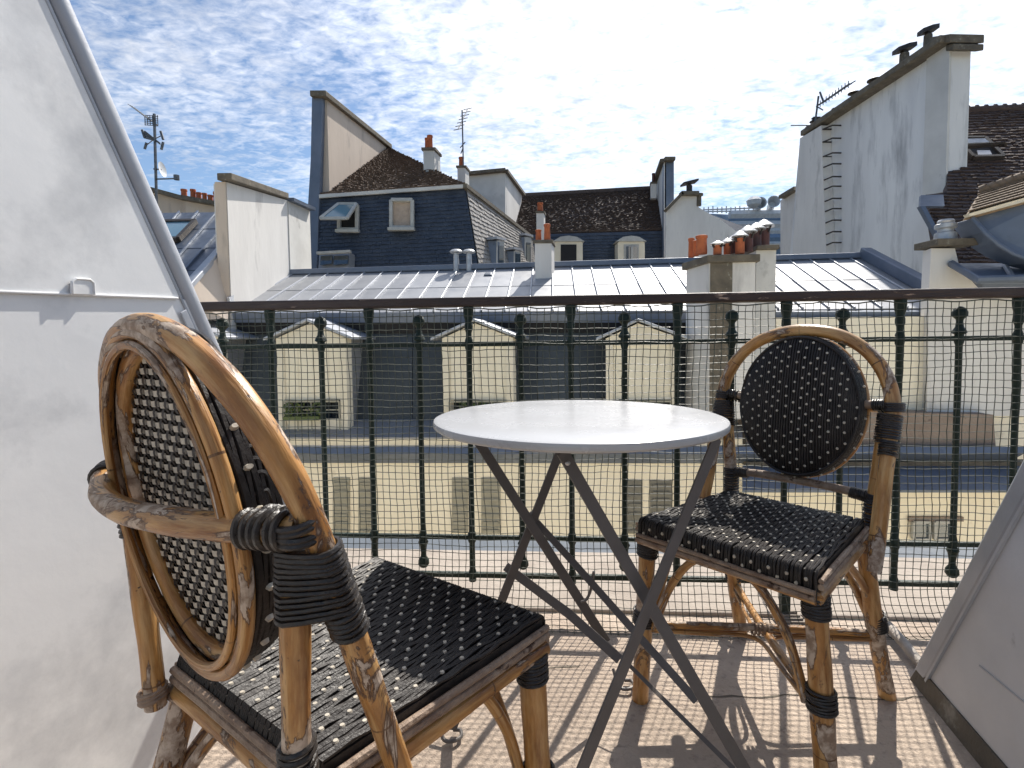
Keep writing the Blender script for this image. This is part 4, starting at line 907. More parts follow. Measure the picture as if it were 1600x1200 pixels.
# white pier with a pot
wp = thing('white_pier', 'white rendered pier and wall with a flat stone cap beside the maroon roof', 'wall', P(1478, 650, 8.6))
def PD(px, py): return P(px, py, 8.6)
m = MB(); m.prism([PD(1448, 650), PD(1700, 650), PD(1700, 452), PD(1528, 452), PD(1528, 444), PD(1500, 420), PD(1492, 388), PD(1455, 388), PD(1452, 450)], (.1, .3, 0)); m.build('wall_face', M['white_render'], wp)
m = MB(); m.box(P(1477, 382, 8.7), (.66, .5, .11)); m.build('cap', M['coping'], wp, bevel=.01)
c = P(1477, 376, 8.7); m = MB(); m.lathe([(.16, 0), (.15, .12), (.11, .14), (.11, .18), (.15, .2), (.15, .26), (.11, .28), (.12, .31), (.10, .34), (.03, .35)], c, 16); tag(m.build('ringed_vent', M['cowl'], smooth=True), 'pale ringed vent pot on the flat cap of the white pier', 'vent pot')

# ------------------------------------------------------------------ left group
lwll = thing('coped_wall', 'cream and white wall with a mossy coping left of the tall blue pillar', 'wall', P(350, 480, 9.8))
a = P(343, 480, 9.8); b_ = P(360, 480, 9.8); c = P(478, 432, 13.0)
zt_ = P(350, 284, 9.8).z
m = MB(); m.prism([a, b_, at(b_, zt_), at(a, zt_)], (-.02, .05, 0)); m.build('pier', M['render_pink'], lwll)
tc1 = P(449, 313, 12.2); tc2 = P(484, 328, 13.6)
wv = (c-b_); 
m = MB(); m.prism([b_+V((.01, .02, -.5)), at(b_, zt_)+V((.01, .02, 0)), tc1, at(tc1, P(449, 440, 12.2).z-.6)], (-.3, .1, 0)); m.build('wall_face', M['white_render'], lwll)
m = MB(); m.prism([at(tc1, P(449, 440, 12.2).z-.6)+V((.02, 0, 0)), tc1+V((.02, 0, -.02)), tc2, at(tc2, P(484, 440, 13.6).z-.5)], (-.3, .1, 0)); m.build('stained_face', M['pier_render'], lwll, label='darker stained stretch of the wall')
m = MB(); m.prism([at(P(339, 284, 9.7), zt_), at(P(362, 284, 9.7), zt_), tc1+V((.06, -.05, .02)), tc1+V((-.32, .05, .02))], UP*.13); m.build('coping', M['coping'], lwll, bevel=.015)
m = MB(); m.bar(tc1+UP*.02, tc2+UP*.02, .3, .08); m.build('coping', M['zinc_dark'], lwll)
m = MB(); m.bar(P(357, 470, 9.75), P(433, 425, 12.05), .05, .12); m.build('flashing', M['seam'], lwll)
# left roof with skylight
lr = thing('side_zinc_roof', 'blue grey zinc roof with a skylight seen past the left cheek', 'roof', P(290, 460, 9))
lq = [P(60, 470, 9.3), P(284, 462, 8.8), P(402, 330, 11.8), P(170, 333, 13)]
ln_ = nrm(lq)
m = MB(); m.prism([p-ln_*.12 for p in lq], -ln_*.2); m.build('roof_deck', M['dark'], lr)
for i in range(8):
    for j in range(4):
        u0_, u1_, v0, v1 = (i+.01)/8, (i+.99)/8, j/4, (j+1)/4-.002
        m = MB(); m.prism([bil(lq, u0_, v0), bil(lq, u1_, v0), bil(lq, u1_, v1)-ln_*.008, bil(lq, u0_, v1)-ln_*.008], -ln_*.012); m.build('zinc_panel', M['zinc_dark'], lr)
for i in range(9): m = MB(); m.bar(bil(lq, i/8, 0)+ln_*.02, bil(lq, i/8, 1)+ln_*.02, .035, .04, ln_); m.build('standing_seam', M['zinc_blue'], lr)
m = MB(); m.bar(P(284, 464, 8.8)+ln_*.05, P(402, 332, 11.8)+ln_*.05, .16, .10, ln_); m.build('verge', M['seam'], lr, bevel=.02)
sq = [PL(px, py, lq[1]+ln_*.06, ln_) for px, py in ((258, 374), (283, 374), (305, 346), (254, 347))]
sq = [PL(px, py, lq[1]+ln_*.07, ln_) for px, py in ((240, 376), (278, 374), (305, 346), (250, 347))]
m = MB(); m.prism(sq, -ln_*.05); o = m.build('skylight', M['dark'], lr)
for i in range(4): m = MB(); m.bar(sq[i], sq[(i+1) % 4], .09, .10, ln_); m.build('frame', M['iron'], o)
m = MB(); m.prism([p+ln_*.01 for p in sq], ln_*.01); m.build('pane', M['glass_blue'], o)
m = MB(); m.prism([P(262, 500, 8.7), P(356, 500, 9.7), P(362, 378, 10.3), P(284, 463, 8.85), P(262, 463, 8.7)], (-.3, .15, 0)); m.build('gable_wall', M['render_pink'], lr)
bw = thing('back_wall', 'cream wall with a row of orange pots far left', 'wall', P(280, 340, 17))
m = MB(); m.prism([P(150, 345, 17), P(290, 345, 17), P(290, 312, 17), P(225, 293, 17), P(150, 275, 17)], (0, .5, 0)); m.build('wall_face', M['render_pink'], bw)
m = MB(); m.prism([P(290, 345, 16.6), P(350, 345, 16.6), P(350, 322, 16.6), P(316, 316, 16.6), P(290, 312, 16.6)], (0, .5, 0)); m.build('stack_face', M['render_pink'], bw)
m = MB(); m.bar(P(150, 273, 16.9), P(290, 311, 16.9), .4, .12); m.bar(P(288, 310, 16.5), P(350, 321, 16.5), .4, .12); m.build('coping', M['coping'], bw)
for i, (px, y0, y1, w) in enumerate(((288, 296, 311, 9), (302, 296, 312, 8), (311, 301, 314, 8), (320, 302, 316, 7), (329, 305, 318, 8), (338, 300, 319, 8), (345, 297, 319, 6))):
    potP(px, y0, y1, 16.8, w, ['leftmost orange pot of the row far left', 'second orange pot from the left in the far row', 'third pot, short and dark orange, in the far left row', 'fourth pot, narrow and short, in the far left row', 'fifth pot of the far left row', 'tall sixth pot of the row beside the coped wall', 'last pot of the far row, half hidden by the coped wall'][i])
al = thing('tv_aerial', 'tall television mast with grid aerial and small dish far left', 'aerial', P(245, 332, 14))
m = MB(); rod(m, P(245, 332, 14), P(241, 178, 14), .035); m.build('mast', M['aerial'], al)
m = MB(); a, b_ = P(206, 166, 13.4), P(246, 196, 14.3); rod(m, a, b_, .014)
for t in range(12): c = lerp(a, b_, t/14); rod(m, c+V((-.08, .25, .06)), c+V((.08, -.25, -.06)), .008)
for k in range(6):
    rod(m, P(226+k*4, 180, 14), P(227+k*4, 196, 14), .010); rod(m, P(226, 180+k*3, 14), P(247, 182+k*3, 14), .010)
m.build('grid_aerial', M['aerial'], al)
m = MB(); rod(m, P(226, 205, 14), P(250, 224, 14), .02)
for (x0, y0, x1, y1) in ((222, 203, 226, 215), (251, 205, 255, 218), (255, 222, 252, 234), (229, 223, 226, 233)):
    m.tube([P(x0, y0, 14), P(x1, y1, 14)], .032, 6); rod(m, P((x0+x1)/2, (y0+y1)/2, 14), P(240, 218, 14), .012)
m.prism([P(223, 204, 14), P(240, 216, 14), P(240, 220, 14), P(225, 216, 14)], (0, .02, 0))
m.build('panel_aerial', M['aerial'], al)
m = MB(); m.lathe([(.01, 0), (.10, .02), (.19, .06), (.195, .065), (.10, .03)], P(250, 265, 14), 16, V((.99, .1, .12))); m.build('dish', M['white_steel'], al, smooth=True)
m = MB(); rod(m, P(244, 280, 14), P(278, 279, 13.8), .02); m.lathe([(.07, 0), (.07, .12)], P(276, 281, 13.8), 8); rod(m, P(240, 264, 14), P(252, 265, 14), .02); m.build('arm', M['aerial'], al)

#@@CHAIR
# ================================================================== FURNITURE
def arcpts(f, n): return [f(i/(n-1)) for i in range(n)]
def smoothpath(pts, n):
    """Catmull-Rom through pts"""
    pts = [V(p) for p in pts]; out = []; m = len(pts)
    for i in range(m-1):
        p0, p1, p2, p3 = pts[max(i-1, 0)], pts[i], pts[i+1], pts[min(i+2, m-1)]
        for k in range(n):
            t = k/n; out.append(.5*((2*p1)+(p2-p0)*t+(2*p0-5*p1+4*p2-p3)*t*t+(3*p1-p0-3*p2+p3)*t**3))
    out.append(pts[-1]); return out
def cane(path, r, rnd, n=12):
    """radius list with nodes and slight irregularity"""
    L = 0; out = []; prev = None; ph = rnd.random()*6; nd = rnd.uniform(.02, .1)
    for p in path:
        if prev is not None: L += (p-prev).length
        prev = p
        out.append(r*(1+.035*sin(L*23+ph)+.02*sin(L*61+ph*2)))
    return out
def canetube(pts, r, rnd, seg=8, n=12, sm=True, closed=False):
    path = smoothpath(pts, seg) if sm else [V(p) for p in pts]
    m = MB(); m.tube(path, cane(path, r, rnd), n, closed=closed); return m
def wrap(path, rads, turns, cr_=.0024, wide=None, rnd=None):
    """cord wound round a path: separate coils that overlap a little; wide = (axis vector list, extra half width list)"""
    m = MB(); N_ = int(turns); path = [V(p) for p in path]; k = len(path)-1
    def at_(t):
        f = t*k; i = min(int(f), k-1); u = f-i
        return lerp(path[i], path[i+1], u), lerp(rads[i], rads[i+1], u), (lerp(wide[1][i], wide[1][i+1], u) if wide else 0)
    for c_ in range(N_):
        t = (c_+.5)/N_; p, r, w = at_(t); p2, _, _ = at_(min(1, t+.02)); p1, _, _ = at_(max(0, t-.02)); ax_ = None
        if wide:
            f_ = t*k; i_ = min(int(f_), k-1); ax_ = lerp(wide[0][i_], wide[0][i_+1], f_-i_).normalized()
        d = (p2-p1).normalized()
        x = (ax_-d*ax_.dot(d)).normalized() if wide else d.orthogonal().normalized(); y = d.cross(x)
        tl = (rnd.uniform(-.12, .12) if rnd else 0); ring = []
        for q in range(18):
            a = 2*pi*q/18; cx_ = cos(a); sy = sin(a)
            ring.append(p + x*(cx_*r*1.0 + (w if cx_ > 0 else -w)*min(1, abs(cx_)*2.2)) + y*sy*r + d*(tl*r*cx_ + .25*r*tl*sy))
        m.tube(ring, cr_*(1+(rnd.uniform(-.12, .12) if rnd else 0)), 6, closed=True)
    return m
CH = dict(wf=.190, wr=.158, d=.350, s=.052)
def make_chair(label, seed, H, hoop, pad, RT, far, oval):
    rnd = random.Random(seed); wf, wr, d, s = (CH[k] for k in ('wf', 'wr', 'd', 's'))
    t = thing('bistro_chair', label, 'chair', (0, 0, 0), 'rattan bistro chairs')
    hd = d/2; yr = -.188; Uv = V((0, -pad[1], .43)); UL = Uv.length; Uv.normalize(); Nv = V((0, Uv.z, -Uv.y))
    B0 = V((0, -.175-pad[0], .46))
    def bk(x, u, n=0): return B0 + V((x, 0, 0)) + Uv*u + Nv*n
    def bp(mb_, nm, mt, sm=True, lab=None, par=t, stuff=False, bevel=0): return mb_.build(nm, M[mt], par, smooth=sm, label=lab, stuff=stuff, bevel=bevel)
    uc, hw_ = .232, .200; RW_ = RT+.0020
    # hoop: up one side, over, down the other, ends running forward along the seat sides
    pts = []
    endz = .375
    hyb, hs, ha, huc, hex_, hx0 = hoop; zE = .46+huc
    hE = lambda sg: V((hx0+sg*ha, -.175-hyb-hs*(zE-.46)/.43, zE))
    hF = lambda sg: V(far) if far and sg < 0 else V((sg*.200, -.105, endz))
    def bx(sg, z): return lerp(hF(sg), hE(sg), (z-hF(sg).z)/(zE-hF(sg).z))
    def pp(sg, z): return lerp(V((sg*.167, -.216, .47)), V((sg*.188, -.224, .69)), (z-.47)/.22)
    side = lambda sg: [bx(sg, hF(sg).z), bx(sg, .46), bx(sg, .56), bx(sg, .645)]
    arch = []
    for i in range(0, 19):
        a = pi - pi*i/18; ca_, sa_ = cos(a), sin(a); Z = .46+huc+(H-.46-huc)*max(0, sa_)**.95
        arch.append(V((hx0+ha*(abs(ca_)**hex_)*(1 if ca_ > 0 else -1), -.175-hyb-hs*(Z-.46)/.43, Z)))
    bp(canetube(side(-1)+arch+side(1)[::-1], RT, rnd, 5, 16), 'hoop', 'rattan')
    for sg in (-1, 1):
        j = pp(sg, .685)
        # post to the rear corner of the seat and rear leg below
        bp(canetube([j, pp(sg, .57), pp(sg, .47), V((sg*(wr+.006), yr-.026, .40))], RT*1.02, rnd, 7, 14), 'post', 'rattan')
        bp(canetube([V((sg*(wr+.004), yr+.018, .425)), V((sg*(wr+.012), yr-.045, .21)), V((sg*(wr+.022), yr-.122, 0))], .0180, rnd, 8, 14), 'leg', 'rattan', lab='splayed rear leg')
        fl_ = lambda z: V((sg*(wf-.010+.026*(1-z/.405)), hd-.020-.006*(1-z/.405), z)); fl = V((sg*(wf-.004), hd-.024, 0))
        bp(canetube([fl_(.405), fl_(.2), fl_(0)], .0200, rnd, 8, 16), 'leg', 'rattan', lab='straight front leg')
        # bindings
        bx_ = lambda z: bx(sg, z)
        px2 = lambda z: pp(sg, z)
        pw_ = [lerp(bx_(z), px2(z), .5) for z in (.698, .678, .655, .632)]
        bp(wrap([bx_(.634), bx_(.608)], [RW_+.0002]*2, 5, .0026, None, rnd), 'binding', 'binding')
        bp(wrap(pw_, [RW_+.0004]*4, 13, .0026, ([(bx_(z)-px2(z)).normalized() for z in (.698, .678, .655, .632)], [(bx_(z)-px2(z)).length*.5 for z in (.698, .678, .655, .632)]), rnd), 'binding', 'binding')
        bp(wrap([V((sg*(wr+.010), yr-.028, .505 if not (far and sg < 0) else .425)), V((sg*(wr+.009), yr-.026, .435 if not (far and sg < 0) else .41))], [RW_, RW_+.001], 10 if not (far and sg < 0) else 3, .0029, None, rnd), 'binding', 'binding' if not (far and sg < 0) else 'pale_rattan')
        bp(wrap([fl_(.405), fl_(.365)], [.022, .022], 7, .003, None, rnd), 'binding', 'binding')
        bp(wrap([fl_(.235), fl_(.195)], [.0235, .0235], 7, .003, None, rnd), 'binding', 'binding')
        a, b_ = V((sg*(wr+.012), yr-.045, .23)), V((sg*(wr+.015), yr-.058, .19))
        bp(wrap([a, b_], [.0205, .0205], 7, .003, None, rnd), 'binding', 'binding')
        # curved side braces
        rl_ = V((sg*(wr+.012), yr-.05, .22)); fz = fl+UP*.215
        bp(canetube([fz+V((-sg*.012, -.016, 0)), V((sg*(wf-.025), hd-.06, .30)), V((sg*(wf-.03), hd-.11, .385)), V((sg*(wf-.03), .02, .405))], .0080, rnd, 8, 10), 'brace', 'rattan')
        bp(canetube([rl_+V((0, .016, 0)), V((sg*(wr+.004), yr+.0, .30)), V((sg*(wr-.00), -.085, .385)), V((sg*(wr+.0), -.02, .405))], .0080, rnd, 8, 10), 'brace', 'rattan')
        bp(canetube([fz+V((-sg*.020, .0, -.02)), V((sg*(wf-.06), hd-.03, .30)), V((sg*(wf-.11), hd-.03, .375)), V((sg*.03, hd-.03, .408))], .0090, rnd, 8, 10), 'brace', 'rattan')
        bp(canetube([rl_+V((-sg*.016, .0, 0)), V((sg*(wr-.03), yr-.01, .31)), V((sg*(wr-.08), yr+.02, .385)), V((sg*.02, yr+.02, .405))], .0085, rnd, 8, 10), 'brace', 'rattan')
        # band of cane round the rear corner
        bp(wrap([V((sg*(wr+.004), yr+.015, .418)), V((sg*(wr+.006), yr+.005, .395))], [.0185, .0190], 3, .0042, None, rnd), 'cane_band', 'pale_rattan')
    # seat frame tubes
    zz = .408
    C4 = [V((-wr, yr, zz)), V((wr, yr, zz)), V((wf, hd, zz)), V((-wf, hd, zz))]
    for a, b_ in ((0, 1), (1, 2), (3, 0), (2, 3)):
        e = (C4[b_]-C4[a]).normalized()
        bp(canetube([C4[a]+e*.0, lerp(C4[a], C4[b_], .5), C4[b_]-e*.0], .0115, rnd, 8, 12), 'seat_rail', 'rattan')
    for a, b_ in ((1, 2), (3, 0), (0, 1), (2, 3)):
        o = (V(((C4[a].x+C4[b_].x)/2, (C4[a].y+C4[b_].y)/2, 0))).normalized()
        for (z, r) in ((.430, .0062), (.441, .0050)):
            pa, pb = at(C4[a]+o*.006, z), at(C4[b_]+o*.006, z)
            if (a, b_) == (2, 3): pa, pb = at(C4[a]+o*.010, z-.020), at(C4[b_]+o*.010, z-.020)
            bp(canetube([pa, lerp(pa, pb, .3)+UP*.001, lerp(pa, pb, .7)-UP*.001, pb], r, rnd, 6, 8), 'edge_cane', 'pale_rattan')
    # seat body and weave
    m = MB(); m.prism([V((-wr, yr, .414)), V((wr, yr, .414)), V((wf, hd-.004, .414)), V((-wf, hd-.004, .414))], UP*.040); bp(m, 'seat_base', 'cane_black', False)
    def seatz(x, y): return .4585 - .005*(1-(x/wf)**2)*(1-(y/.19)**2)
    ns2 = 66; m = MB()
    for i in range(ns2):
        u = (i+.5)/ns2*2-1; path = []
        jit = rnd.uniform(-.0013, .0013); fy = rnd.uniform(0, 6)
        for k in range(30):
            f = k/29
            if f < .10: # rear roll
                a = f/.10; y = yr-.004+.006*a; z = .425+.033*a
            elif f < .80:
                a = (f-.10)/.70; y = yr+.002+(hd-yr-.012)*a; z = seatz(u*wf, y)
            elif f < .90:
                a = (f-.80)/.10*pi/2; y = hd-.010+.014*sin(a); z = .4585-.014+.014*cos(a)
            else:
                a = (f-.90)/.10; y = hd+.004; z = .4445-.040*a
            w = lerp(wr, wf, (y-yr)/(hd-yr))
            z += .0016*sin(y*pi/.0125*1.0+i*pi*.5)*(.15 < f < .82)
            path.append(V((u*w+jit+.0011*sin(y*22+fy)+.0006*sin(y*70+i*1.7), y+(.0012*sin(z*pi/.011+i*pi*.5) if f > .88 else 0), z)))
        m.tube(path, .00285, 6, flat=(.62, UP) if False else None)
    bp(m, 'seat_weave', 'cane_black', True, stuff=True)
    m = MB()
    def dotp(m, c, ax, ay, az, r, h):
        b = len(m.v); k = 8
        for q in range(k): a = 2*pi*q/k; m.v.append(c+ax*cos(a)*r[0]+ay*sin(a)*r[1])
        for q in range(k): a = 2*pi*q/k; m.v.append(c+ax*cos(a)*r[0]*.72+ay*sin(a)*r[1]*.72+az*h)
        for q in range(k): l = (q+1) % k; m.face((b+q, b+l, b+k+l, b+k+q))
        m.face([b+k+q for q in range(k)])
    for j in range(20):
        y = yr+.012+j*(hd-yr-.026)/19
        for i in range(11):
            u = ((i+.5+(j % 2)*.5)/11.5)*2-1
            if abs(u) > .97: continue
            w = lerp(wr, wf, (y-yr)/(hd-yr)); c = V((u*w+rnd.uniform(-.0014, .0014)+.002*sin(j*.8), y+rnd.uniform(-.0016, .0016)+.0025*sin(i*1.1+j*.2), seatz(u*wf, y)+.0018))
            dotp(m, c, V((1, 0, 0)), V((0, 1, 0)), UP, (.0033, .0036), .0020)
    for j in range(3):
        for i in range(11):
            u = ((i+.5+(j % 2)*.5)/11.5)*2-1
            if abs(u) > .97: continue
            dotp(m, V((u*wf, hd+.0062, .440-.0125*j)), V((1, 0, 0)), UP, V((0, 1, 0)), (.0036, .0040), .0020)
    bp(m, 'white_stitches', 'cane_white', True, stuff=True)
    # back: oval ring, cushion-like woven pad, flat basket weave behind
    ow, oh, ocu = oval
    def ov(a, k=1.0, n=0, dk=0): return bk((ow*k+dk)*cos(a), ocu+(oh*k+dk)*sin(a), n)
    m = MB(); pth = [ov(2*pi*i/56, 1, -.010, -.014) for i in range(56)]; m.tube(pth, .0100, 12, closed=True); bp(m, 'back_ring', 'rattan')
    m = MB(); pth = [ov(2*pi*i/56, 1, -.024, .000) for i in range(56)]; m.tube(pth, .0072, 10, closed=True); bp(m, 'back_ring', 'rattan', lab='thin outer rear ring')
    m = MB(); pth = [ov(2*pi*i/56, 1, -.030, -.012) for i in range(56)]; m.tube(pth, .0045, 8, closed=True); bp(m, 'back_ring', 'rattan', lab='thin inner rear ring')
    nb = 56; m = MB(); TH = .030
    def padn(x, v):
        rr_ = min(1, (x/ow)**2+(v/oh)**2); return .006+TH*(1-rr_**1.6)**.5
    for i in range(nb):
        uu = (i+.5)/nb*2-1; x = (uu*.55+sin(uu*pi/2)*.45)*ow*.995; vm = oh*sqrt(max(0, 1-(x/ow)**2)); path = []
        K = 26
        for k in range(K+1):
            f = k/K*2-1; v = vm*sin(f*pi/2)
            n = padn(x, v)+.0009*sin(v*pi/.0125+i*pi*.5)
            path.append(bk(x+.0005*sin(v*60+i), ocu+v, n))
        path = [bk(x*.985, ocu-vm*1.0, -.012)]+path+[bk(x*.985, ocu+vm*1.0, -.012)]
        m.tube(path, .00300, 6)
    for q_ in range(9):
        n_ = -.014+.0042*q_
        m.tube([ov(2*pi*k/60, 1, n_+.0015*sin(k*.9+q_*2), .0012-.004*(q_/8)**2) for k in range(60)], .0032, 6, closed=True)
    bp(m, 'back_weave', 'cane_black', True, stuff=True)
    m = MB()
    K = 48
    ring = [[ov(2*pi*k/K, 1.0, n_, -.003) for k in range(K)] for n_ in (-.012, .004)]
    inner = [[ov(2*pi*k/K, q_, n_) for k in range(K)] for q_, n_ in ((.90, .016), (.7, .024), (.35, .030))]
    rows = ring+inner; b = len(m.v)
    for r_w in rows: m.v += r_w
    for i in range(len(rows)-1):
        for k in range(K): l = (k+1) % K; m.face((b+i*K+k, b+i*K+l, b+(i+1)*K+l, b+(i+1)*K+k))
    m.face([b+(len(rows)-1)*K+k for k in range(K)]); bp(m, 'back_pad_core', 'cane_black', True)
    m = MB()
    for i in range(17):
        x = (i/16*2-1)*ow*.93
        for j in range(14):
            v = ((j+(.5 if i % 2 else 0))/13.5*2-1)*oh*.97
            if (x/ow)**2+(v/oh)**2 > .93: continue
            if rnd.random() < .05: continue
            x += rnd.uniform(-.0012, .0012); v += rnd.uniform(-.0016, .0016)+.0022*sin(i*.9)
            n = padn(x, v)
            g1 = (padn(x+.002, v)-n)/.002; g2 = (padn(x, v+.002)-n)/.002
            ax = (V((1, 0, 0))+Nv*g1).normalized(); ay = (Uv+Nv*g2).normalized(); az = ax.cross(ay)
            if az.dot(Nv) < 0: az = -az
            dotp(m, bk(x, ocu+v, n)+az*.0022, ax, ay, az, (.0034, .0034), .0018)
    for i in range(30):    # stitches along the rim
        a = 2*pi*i/30+.1; c = ov(a, 1.0, -.004, .003); o = (c-bk(0, ocu, -.004)).normalized(); tt = o.cross(Nv)
        dotp(m, c, Nv, tt, o, (.0048, .0032), .0045)
    bp(m, 'back_stitches', 'cane_white', True, stuff=True)
    # rear basket weave: flat tapes, black upright and ivory across
    def tape(m, pts, wv, w, nv, th=.0007):
        b = len(m.v)
        for p, nn in pts: m.v += [p-wv*w/2+nv*0, p+wv*w/2]
        for k in range(len(pts)-1): m.face((b+2*k, b+2*k+1, b+2*k+3, b+2*k+2))
    mk, mw = MB(), MB(); px_, pv_ = .0112, .0118; iw, ih = ow-.016, oh-.016
    nx = int(iw/px_); nv_ = int(ih/pv_)
    for i in range(-nx, nx+1):
        x = i*px_; vm = ih*sqrt(max(0, 1-(x/iw)**2)); pts = []
        v = -vm
        while v < vm:
            pts.append((bk(x, ocu+v, -.0075-.0016*cos(pi*v/pv_)*(1 if i % 2 else -1)), 0)); v += pv_/3
        if len(pts) > 2: tape(mk, pts, V((1, 0, 0)), .0062, Nv)
    for j in range(-nv_, nv_+1):
        v = j*pv_; xm = iw*sqrt(max(0, 1-(v/ih)**2)); pts = []; x = -xm
        while x < xm:
            pts.append((bk(x, ocu+v, -.0075+.0016*cos(pi*x/px_)*(1 if j % 2 else -1)), 0)); x += px_/3
        if len(pts) > 2: tape(mw, pts, Uv, .0066, Nv)
    bp(mk, 'rear_tapes', 'cane_black', True, stuff=True); bp(mw, 'rear_tapes', 'cane_white', True, stuff=True)
    # bow that carries the pad from behind
    zb_ = .256
    pts = [bk(-.198, zb_, -.004), bk(-.185, zb_, -.022), bk(-.150, zb_-.002, -.036), bk(-.10, zb_-.004, -.050), bk(-.03, zb_-.006, -.052), bk(.06, zb_-.004, -.040), bk(.145, zb_, -.024), bk(.185, zb_, -.008), bk(.200, zb_, 0)]
    bp(canetube(pts, .0132, rnd, 7, 14), 'bow', 'rattan', lab='grey brown bow behind the pad')
    for sg in (-1, 1):
        bp(wrap([bk(sg*.196, zb_, -.006), bk(sg*.150, zb_, -.022)] if sg > 0 else [bk(sg*.195, zb_, -.014), bk(sg*.170, zb_, -.028)], [.0150, .0150], 6, .0030, None, rnd), 'binding', 'binding')
        bp(wrap([bk(sg*.2, zb_+.010, 0), bk(sg*.2, zb_-.010, 0)], [.0180, .0180], 4, .0030, None, rnd), 'binding', 'binding')
        # short arms from hoop to pad
        m = MB(); m.tube([bk(sg*.2, zb_+.004, 0), bk(sg*(ow-.004), zb_+.002, -.006)], .0100, 10); bp(m, 'arm_stub', 'pale_rattan')
        bp(wrap([bk(sg*.186, zb_+.004, -.001), bk(sg*.158, zb_+.002, -.004)], [.0118, .0112], 6, .0026, None, rnd), 'binding', 'binding')
    # lower cross cane
    if not far:
        uL = .030
        bp(canetube([pp(-1, .505), pp(-1, .505)+V((.09, .004, .008)), pp(1, .505)+V((-.09, .004, .008)), pp(1, .505)], .0100, rnd, 8, 10), 'cross_cane', 'pale_rattan')
        for sg in (-1, 1):
            bp(wrap([pp(sg, .505)-V((sg*.014, 0, 0)), pp(sg, .505)+V((-sg*.05, .002, .004))], [.0118, .0114], 9, .0026, None, rnd), 'binding', 'binding')
            bp(wrap([pp(sg, .515), pp(sg, .495)], [.0170, .0170], 4, .0026, None, rnd), 'binding', 'binding')
    # crossed stretchers with small loops
    zs = .175
    fl = lambda sg: V((sg*(wf+.000), hd-.022, zs+.02)); rr2 = lambda sg: V((sg*(wr+.014), yr-.062, zs))
    bp(canetube([fl(1), lerp(fl(1), rr2(-1), .5)+UP*.004, rr2(-1)], .0088, rnd, 10, 10), 'stretcher', 'rattan')
    bp(canetube([fl(-1), lerp(fl(-1), rr2(1), .5)-UP*.008, rr2(1)], .0088, rnd, 10, 10), 'stretcher', 'rattan')
    ctr = lerp(fl(1), rr2(-1), .5)
    ds = [(fl(1)-ctr).normalized(), (fl(-1)-ctr).normalized(), (rr2(-1)-ctr).normalized(), (rr2(1)-ctr).normalized()]
    L1 = [(fl(1)-ctr).length, (fl(-1)-ctr).length, (rr2(-1)-ctr).length, (rr2(1)-ctr).length]
    for a, b_ in ((0, 1), (1, 2), (2, 3), (3, 0)):
        o = (ds[a]+ds[b_]).normalized()*.012
        bp(canetube([ctr+ds[a]*L1[a]*.96+o*.5-UP*.012, ctr+ds[a]*L1[a]*.45+o-UP*.012, ctr+o*2.4-UP*.012, ctr+ds[b_]*L1[b_]*.45+o-UP*.012, ctr+ds[b_]*L1[b_]*.96+o*.5-UP*.012], .0050, rnd, 7, 8), 'bent_cane', 'rattan')
    bp(wrap([ctr+ds[0]*.02, ctr-ds[0]*.02], [.0125, .0125], 4, .0028, None, rnd), 'cane_band', 'pale_rattan')
    return t
ca1 = make_chair('rattan bistro chair at the left seen from behind, close to the camera', 11, .891, (-.030, .124, .204, .2207, 1.06, .008), (.016, .060), .0130, (-.160, -.115, .415), (.144, .185, .247))
ca1.location = (-.213, .738, 0); ca1.rotation_euler = (0, 0, -radians(35.8))
ca2 = make_chair('rattan bistro chair at the right facing us behind the round table', 23, .890, (.0196, .0614, .2005, .2364, .91, .0036), (.022, .052), .0155, None, (.141, .174, .243))
ca2.location = (.548, 1.1635, 0); ca2.rotation_euler = (0, 0, -radians(229.85))

# ------------------------------------------------------------------ folding table
TX, TY, TZ, TR = .132, 1.068, .7175, .293
tb_ = thing('folding_table', 'round pale grey folding metal table with crossed flat legs', 'table', (TX, TY, 0))
m = MB(); m.lathe([(TR-.016, TZ-.012), (TR-.006, TZ-.017), (TR-.001, TZ-.013), (TR, TZ-.007), (TR-.0018, TZ-.002), (TR-.007, TZ), (TR*.5, TZ+.0004)], (TX, TY, 0), 96); m.build('tabletop', M['table'], tb_, smooth=True)
m = MB(); m.lathe([(TR-.018, TZ-.020), (TR-.014, TZ-.0135)], (TX, TY, 0), 64); m.build('underside', M['table_leg'], tb_, smooth=True)
def flatbar(pts, w, th, nrm_, name='leg', lab=None):
    m = MB(); pts = [V(p) for p in pts]; n = V(nrm_).normalized()
    for k in range(len(pts)-1):
        a, b_ = pts[k], pts[k+1]; dd = (b_-a).normalized(); y = dd.cross(n).normalized()*w/2; z = n*th/2
        if k: a = a-dd*.001
        m.prism([a-y-z, a+y-z, a+y+z, a-y+z], b_-a)
    return m.build(name, M['table_leg'], tb_, bevel=.0012, label=lab)
fn = V((-.40, .917, 0)).normalized()        # normal of the leg frames
zu = TZ-.018
def TP(px, py, D): return P(px, py, D)
f1t, f1b = TP(878, 708, .885), TP(1216, 1292, 0); 
f1b = G(1216, 1292); f2b = G(800, 1462)
f2t = TP(1118, 684, .955); f1t = TP(880, 706, .885)
f1t.z = min(f1t.z, zu); f2t.z = min(f2t.z, zu)
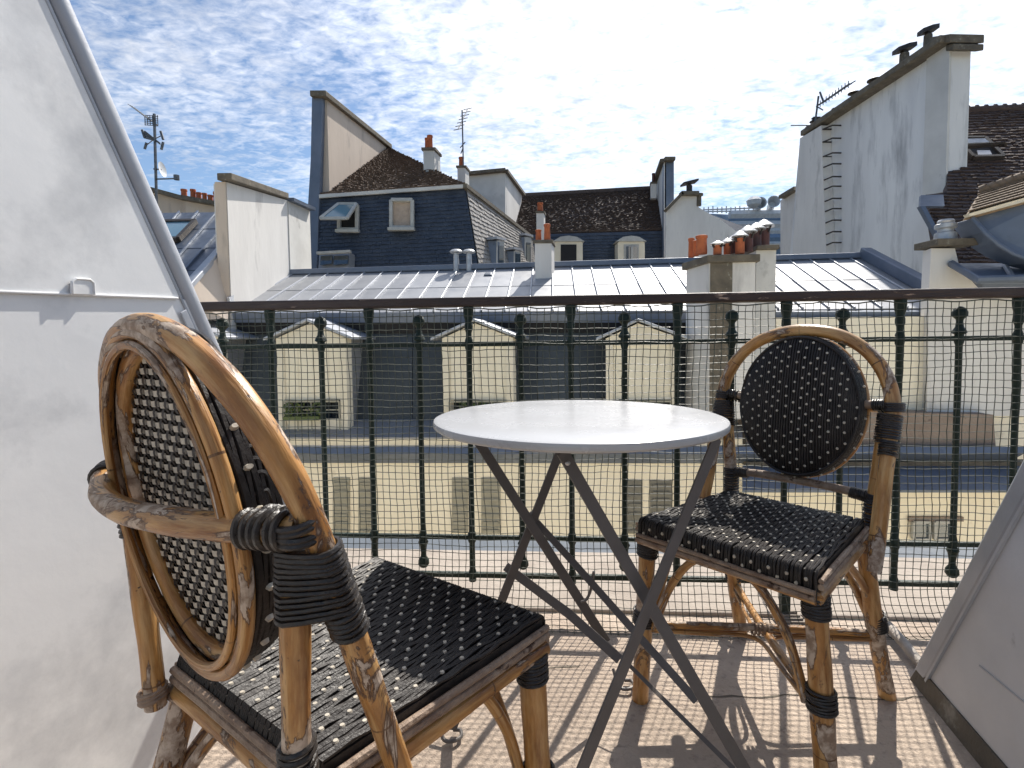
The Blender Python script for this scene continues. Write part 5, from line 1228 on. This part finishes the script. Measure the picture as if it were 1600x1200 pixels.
flatbar([f1t+fn*.004, f1b+fn*.004], .0225, .004, fn, lab='front leg from table centre down to the right')
flatbar([f2t-fn*.004, f2b-fn*.004], .0225, .004, fn, lab='front leg from the right rim down to the left')
r3t, r3b = TP(727, 657, 1.16), G(972, 1068); r4t, r4b = TP(893, 655, 1.27), G(705, 1152)
r3t.z = min(r3t.z, zu); r4t.z = min(r4t.z, zu)
r3b = G(1010, 1100, 0.0)
flatbar([r3t+fn*.004, TP(948, 1004, 1.215)], .0225, .004, fn, lab='rear leg from the left rim down to the right')
flatbar([r4t-fn*.004, r4b-fn*.004+UP*.02], .0225, .004, fn, lab='rear leg from behind the table down to the left')
# connecting bars
xb = TP(790, 885, 1.225)
flatbar([xb, TP(890, 960, 1.17), TP(968, 1030, 1.09)], .021, .0035, fn, 'connecting_bar'); flatbar([TP(948, 1004, 1.21), TP(1010, 1066, 1.12), TP(1145, 1200, .92)], .009, .006, fn, 'connecting_bar')
flatbar([TP(826, 802, 1.23), TP(897, 880, 1.14), TP(990, 985, 1.04), TP(1088, 1095, .94)], .016, .0035, fn, 'connecting_bar')
# feet: bent rods
for (px, py) in ((975, 1072), (702, 1152)):
    c = G(px, py, .012); m = MB()
    a = V((.92, .39, 0)); b2 = V((-.39, .92, 0))
    pts = [c+b2*.03-a*.012+UP*.03, c-a*.014+UP*.002, c+a*.004-b2*.014, c+a*.024-b2*.008, c+a*.028+b2*.010, c+a*.014+b2*.018]
    m.tube(smoothpath(pts, 5), .0042, 8); m.build('foot_loop', M['table_leg'], tb_, smooth=True)
# hook
m = MB(); m.tube(smoothpath([TP(928, 893, 1.12), TP(925, 906, 1.12), TP(922, 925, 1.12), TP(915, 938, 1.12), TP(908, 940, 1.12)], 5), .0032, 8); m.build('hook', M['table_leg'], tb_, smooth=True)
for p in (TP(883, 722, .88), TP(1008, 945, .90), TP(826, 815, 1.21), TP(822, 800, 1.21)):
    m = MB(); m.lathe([(.0045, 0), (.0040, .003), (.001, .0045)], p-fn*.008, 10, -fn); m.build('rivet', M['steel'], tb_, smooth=True)
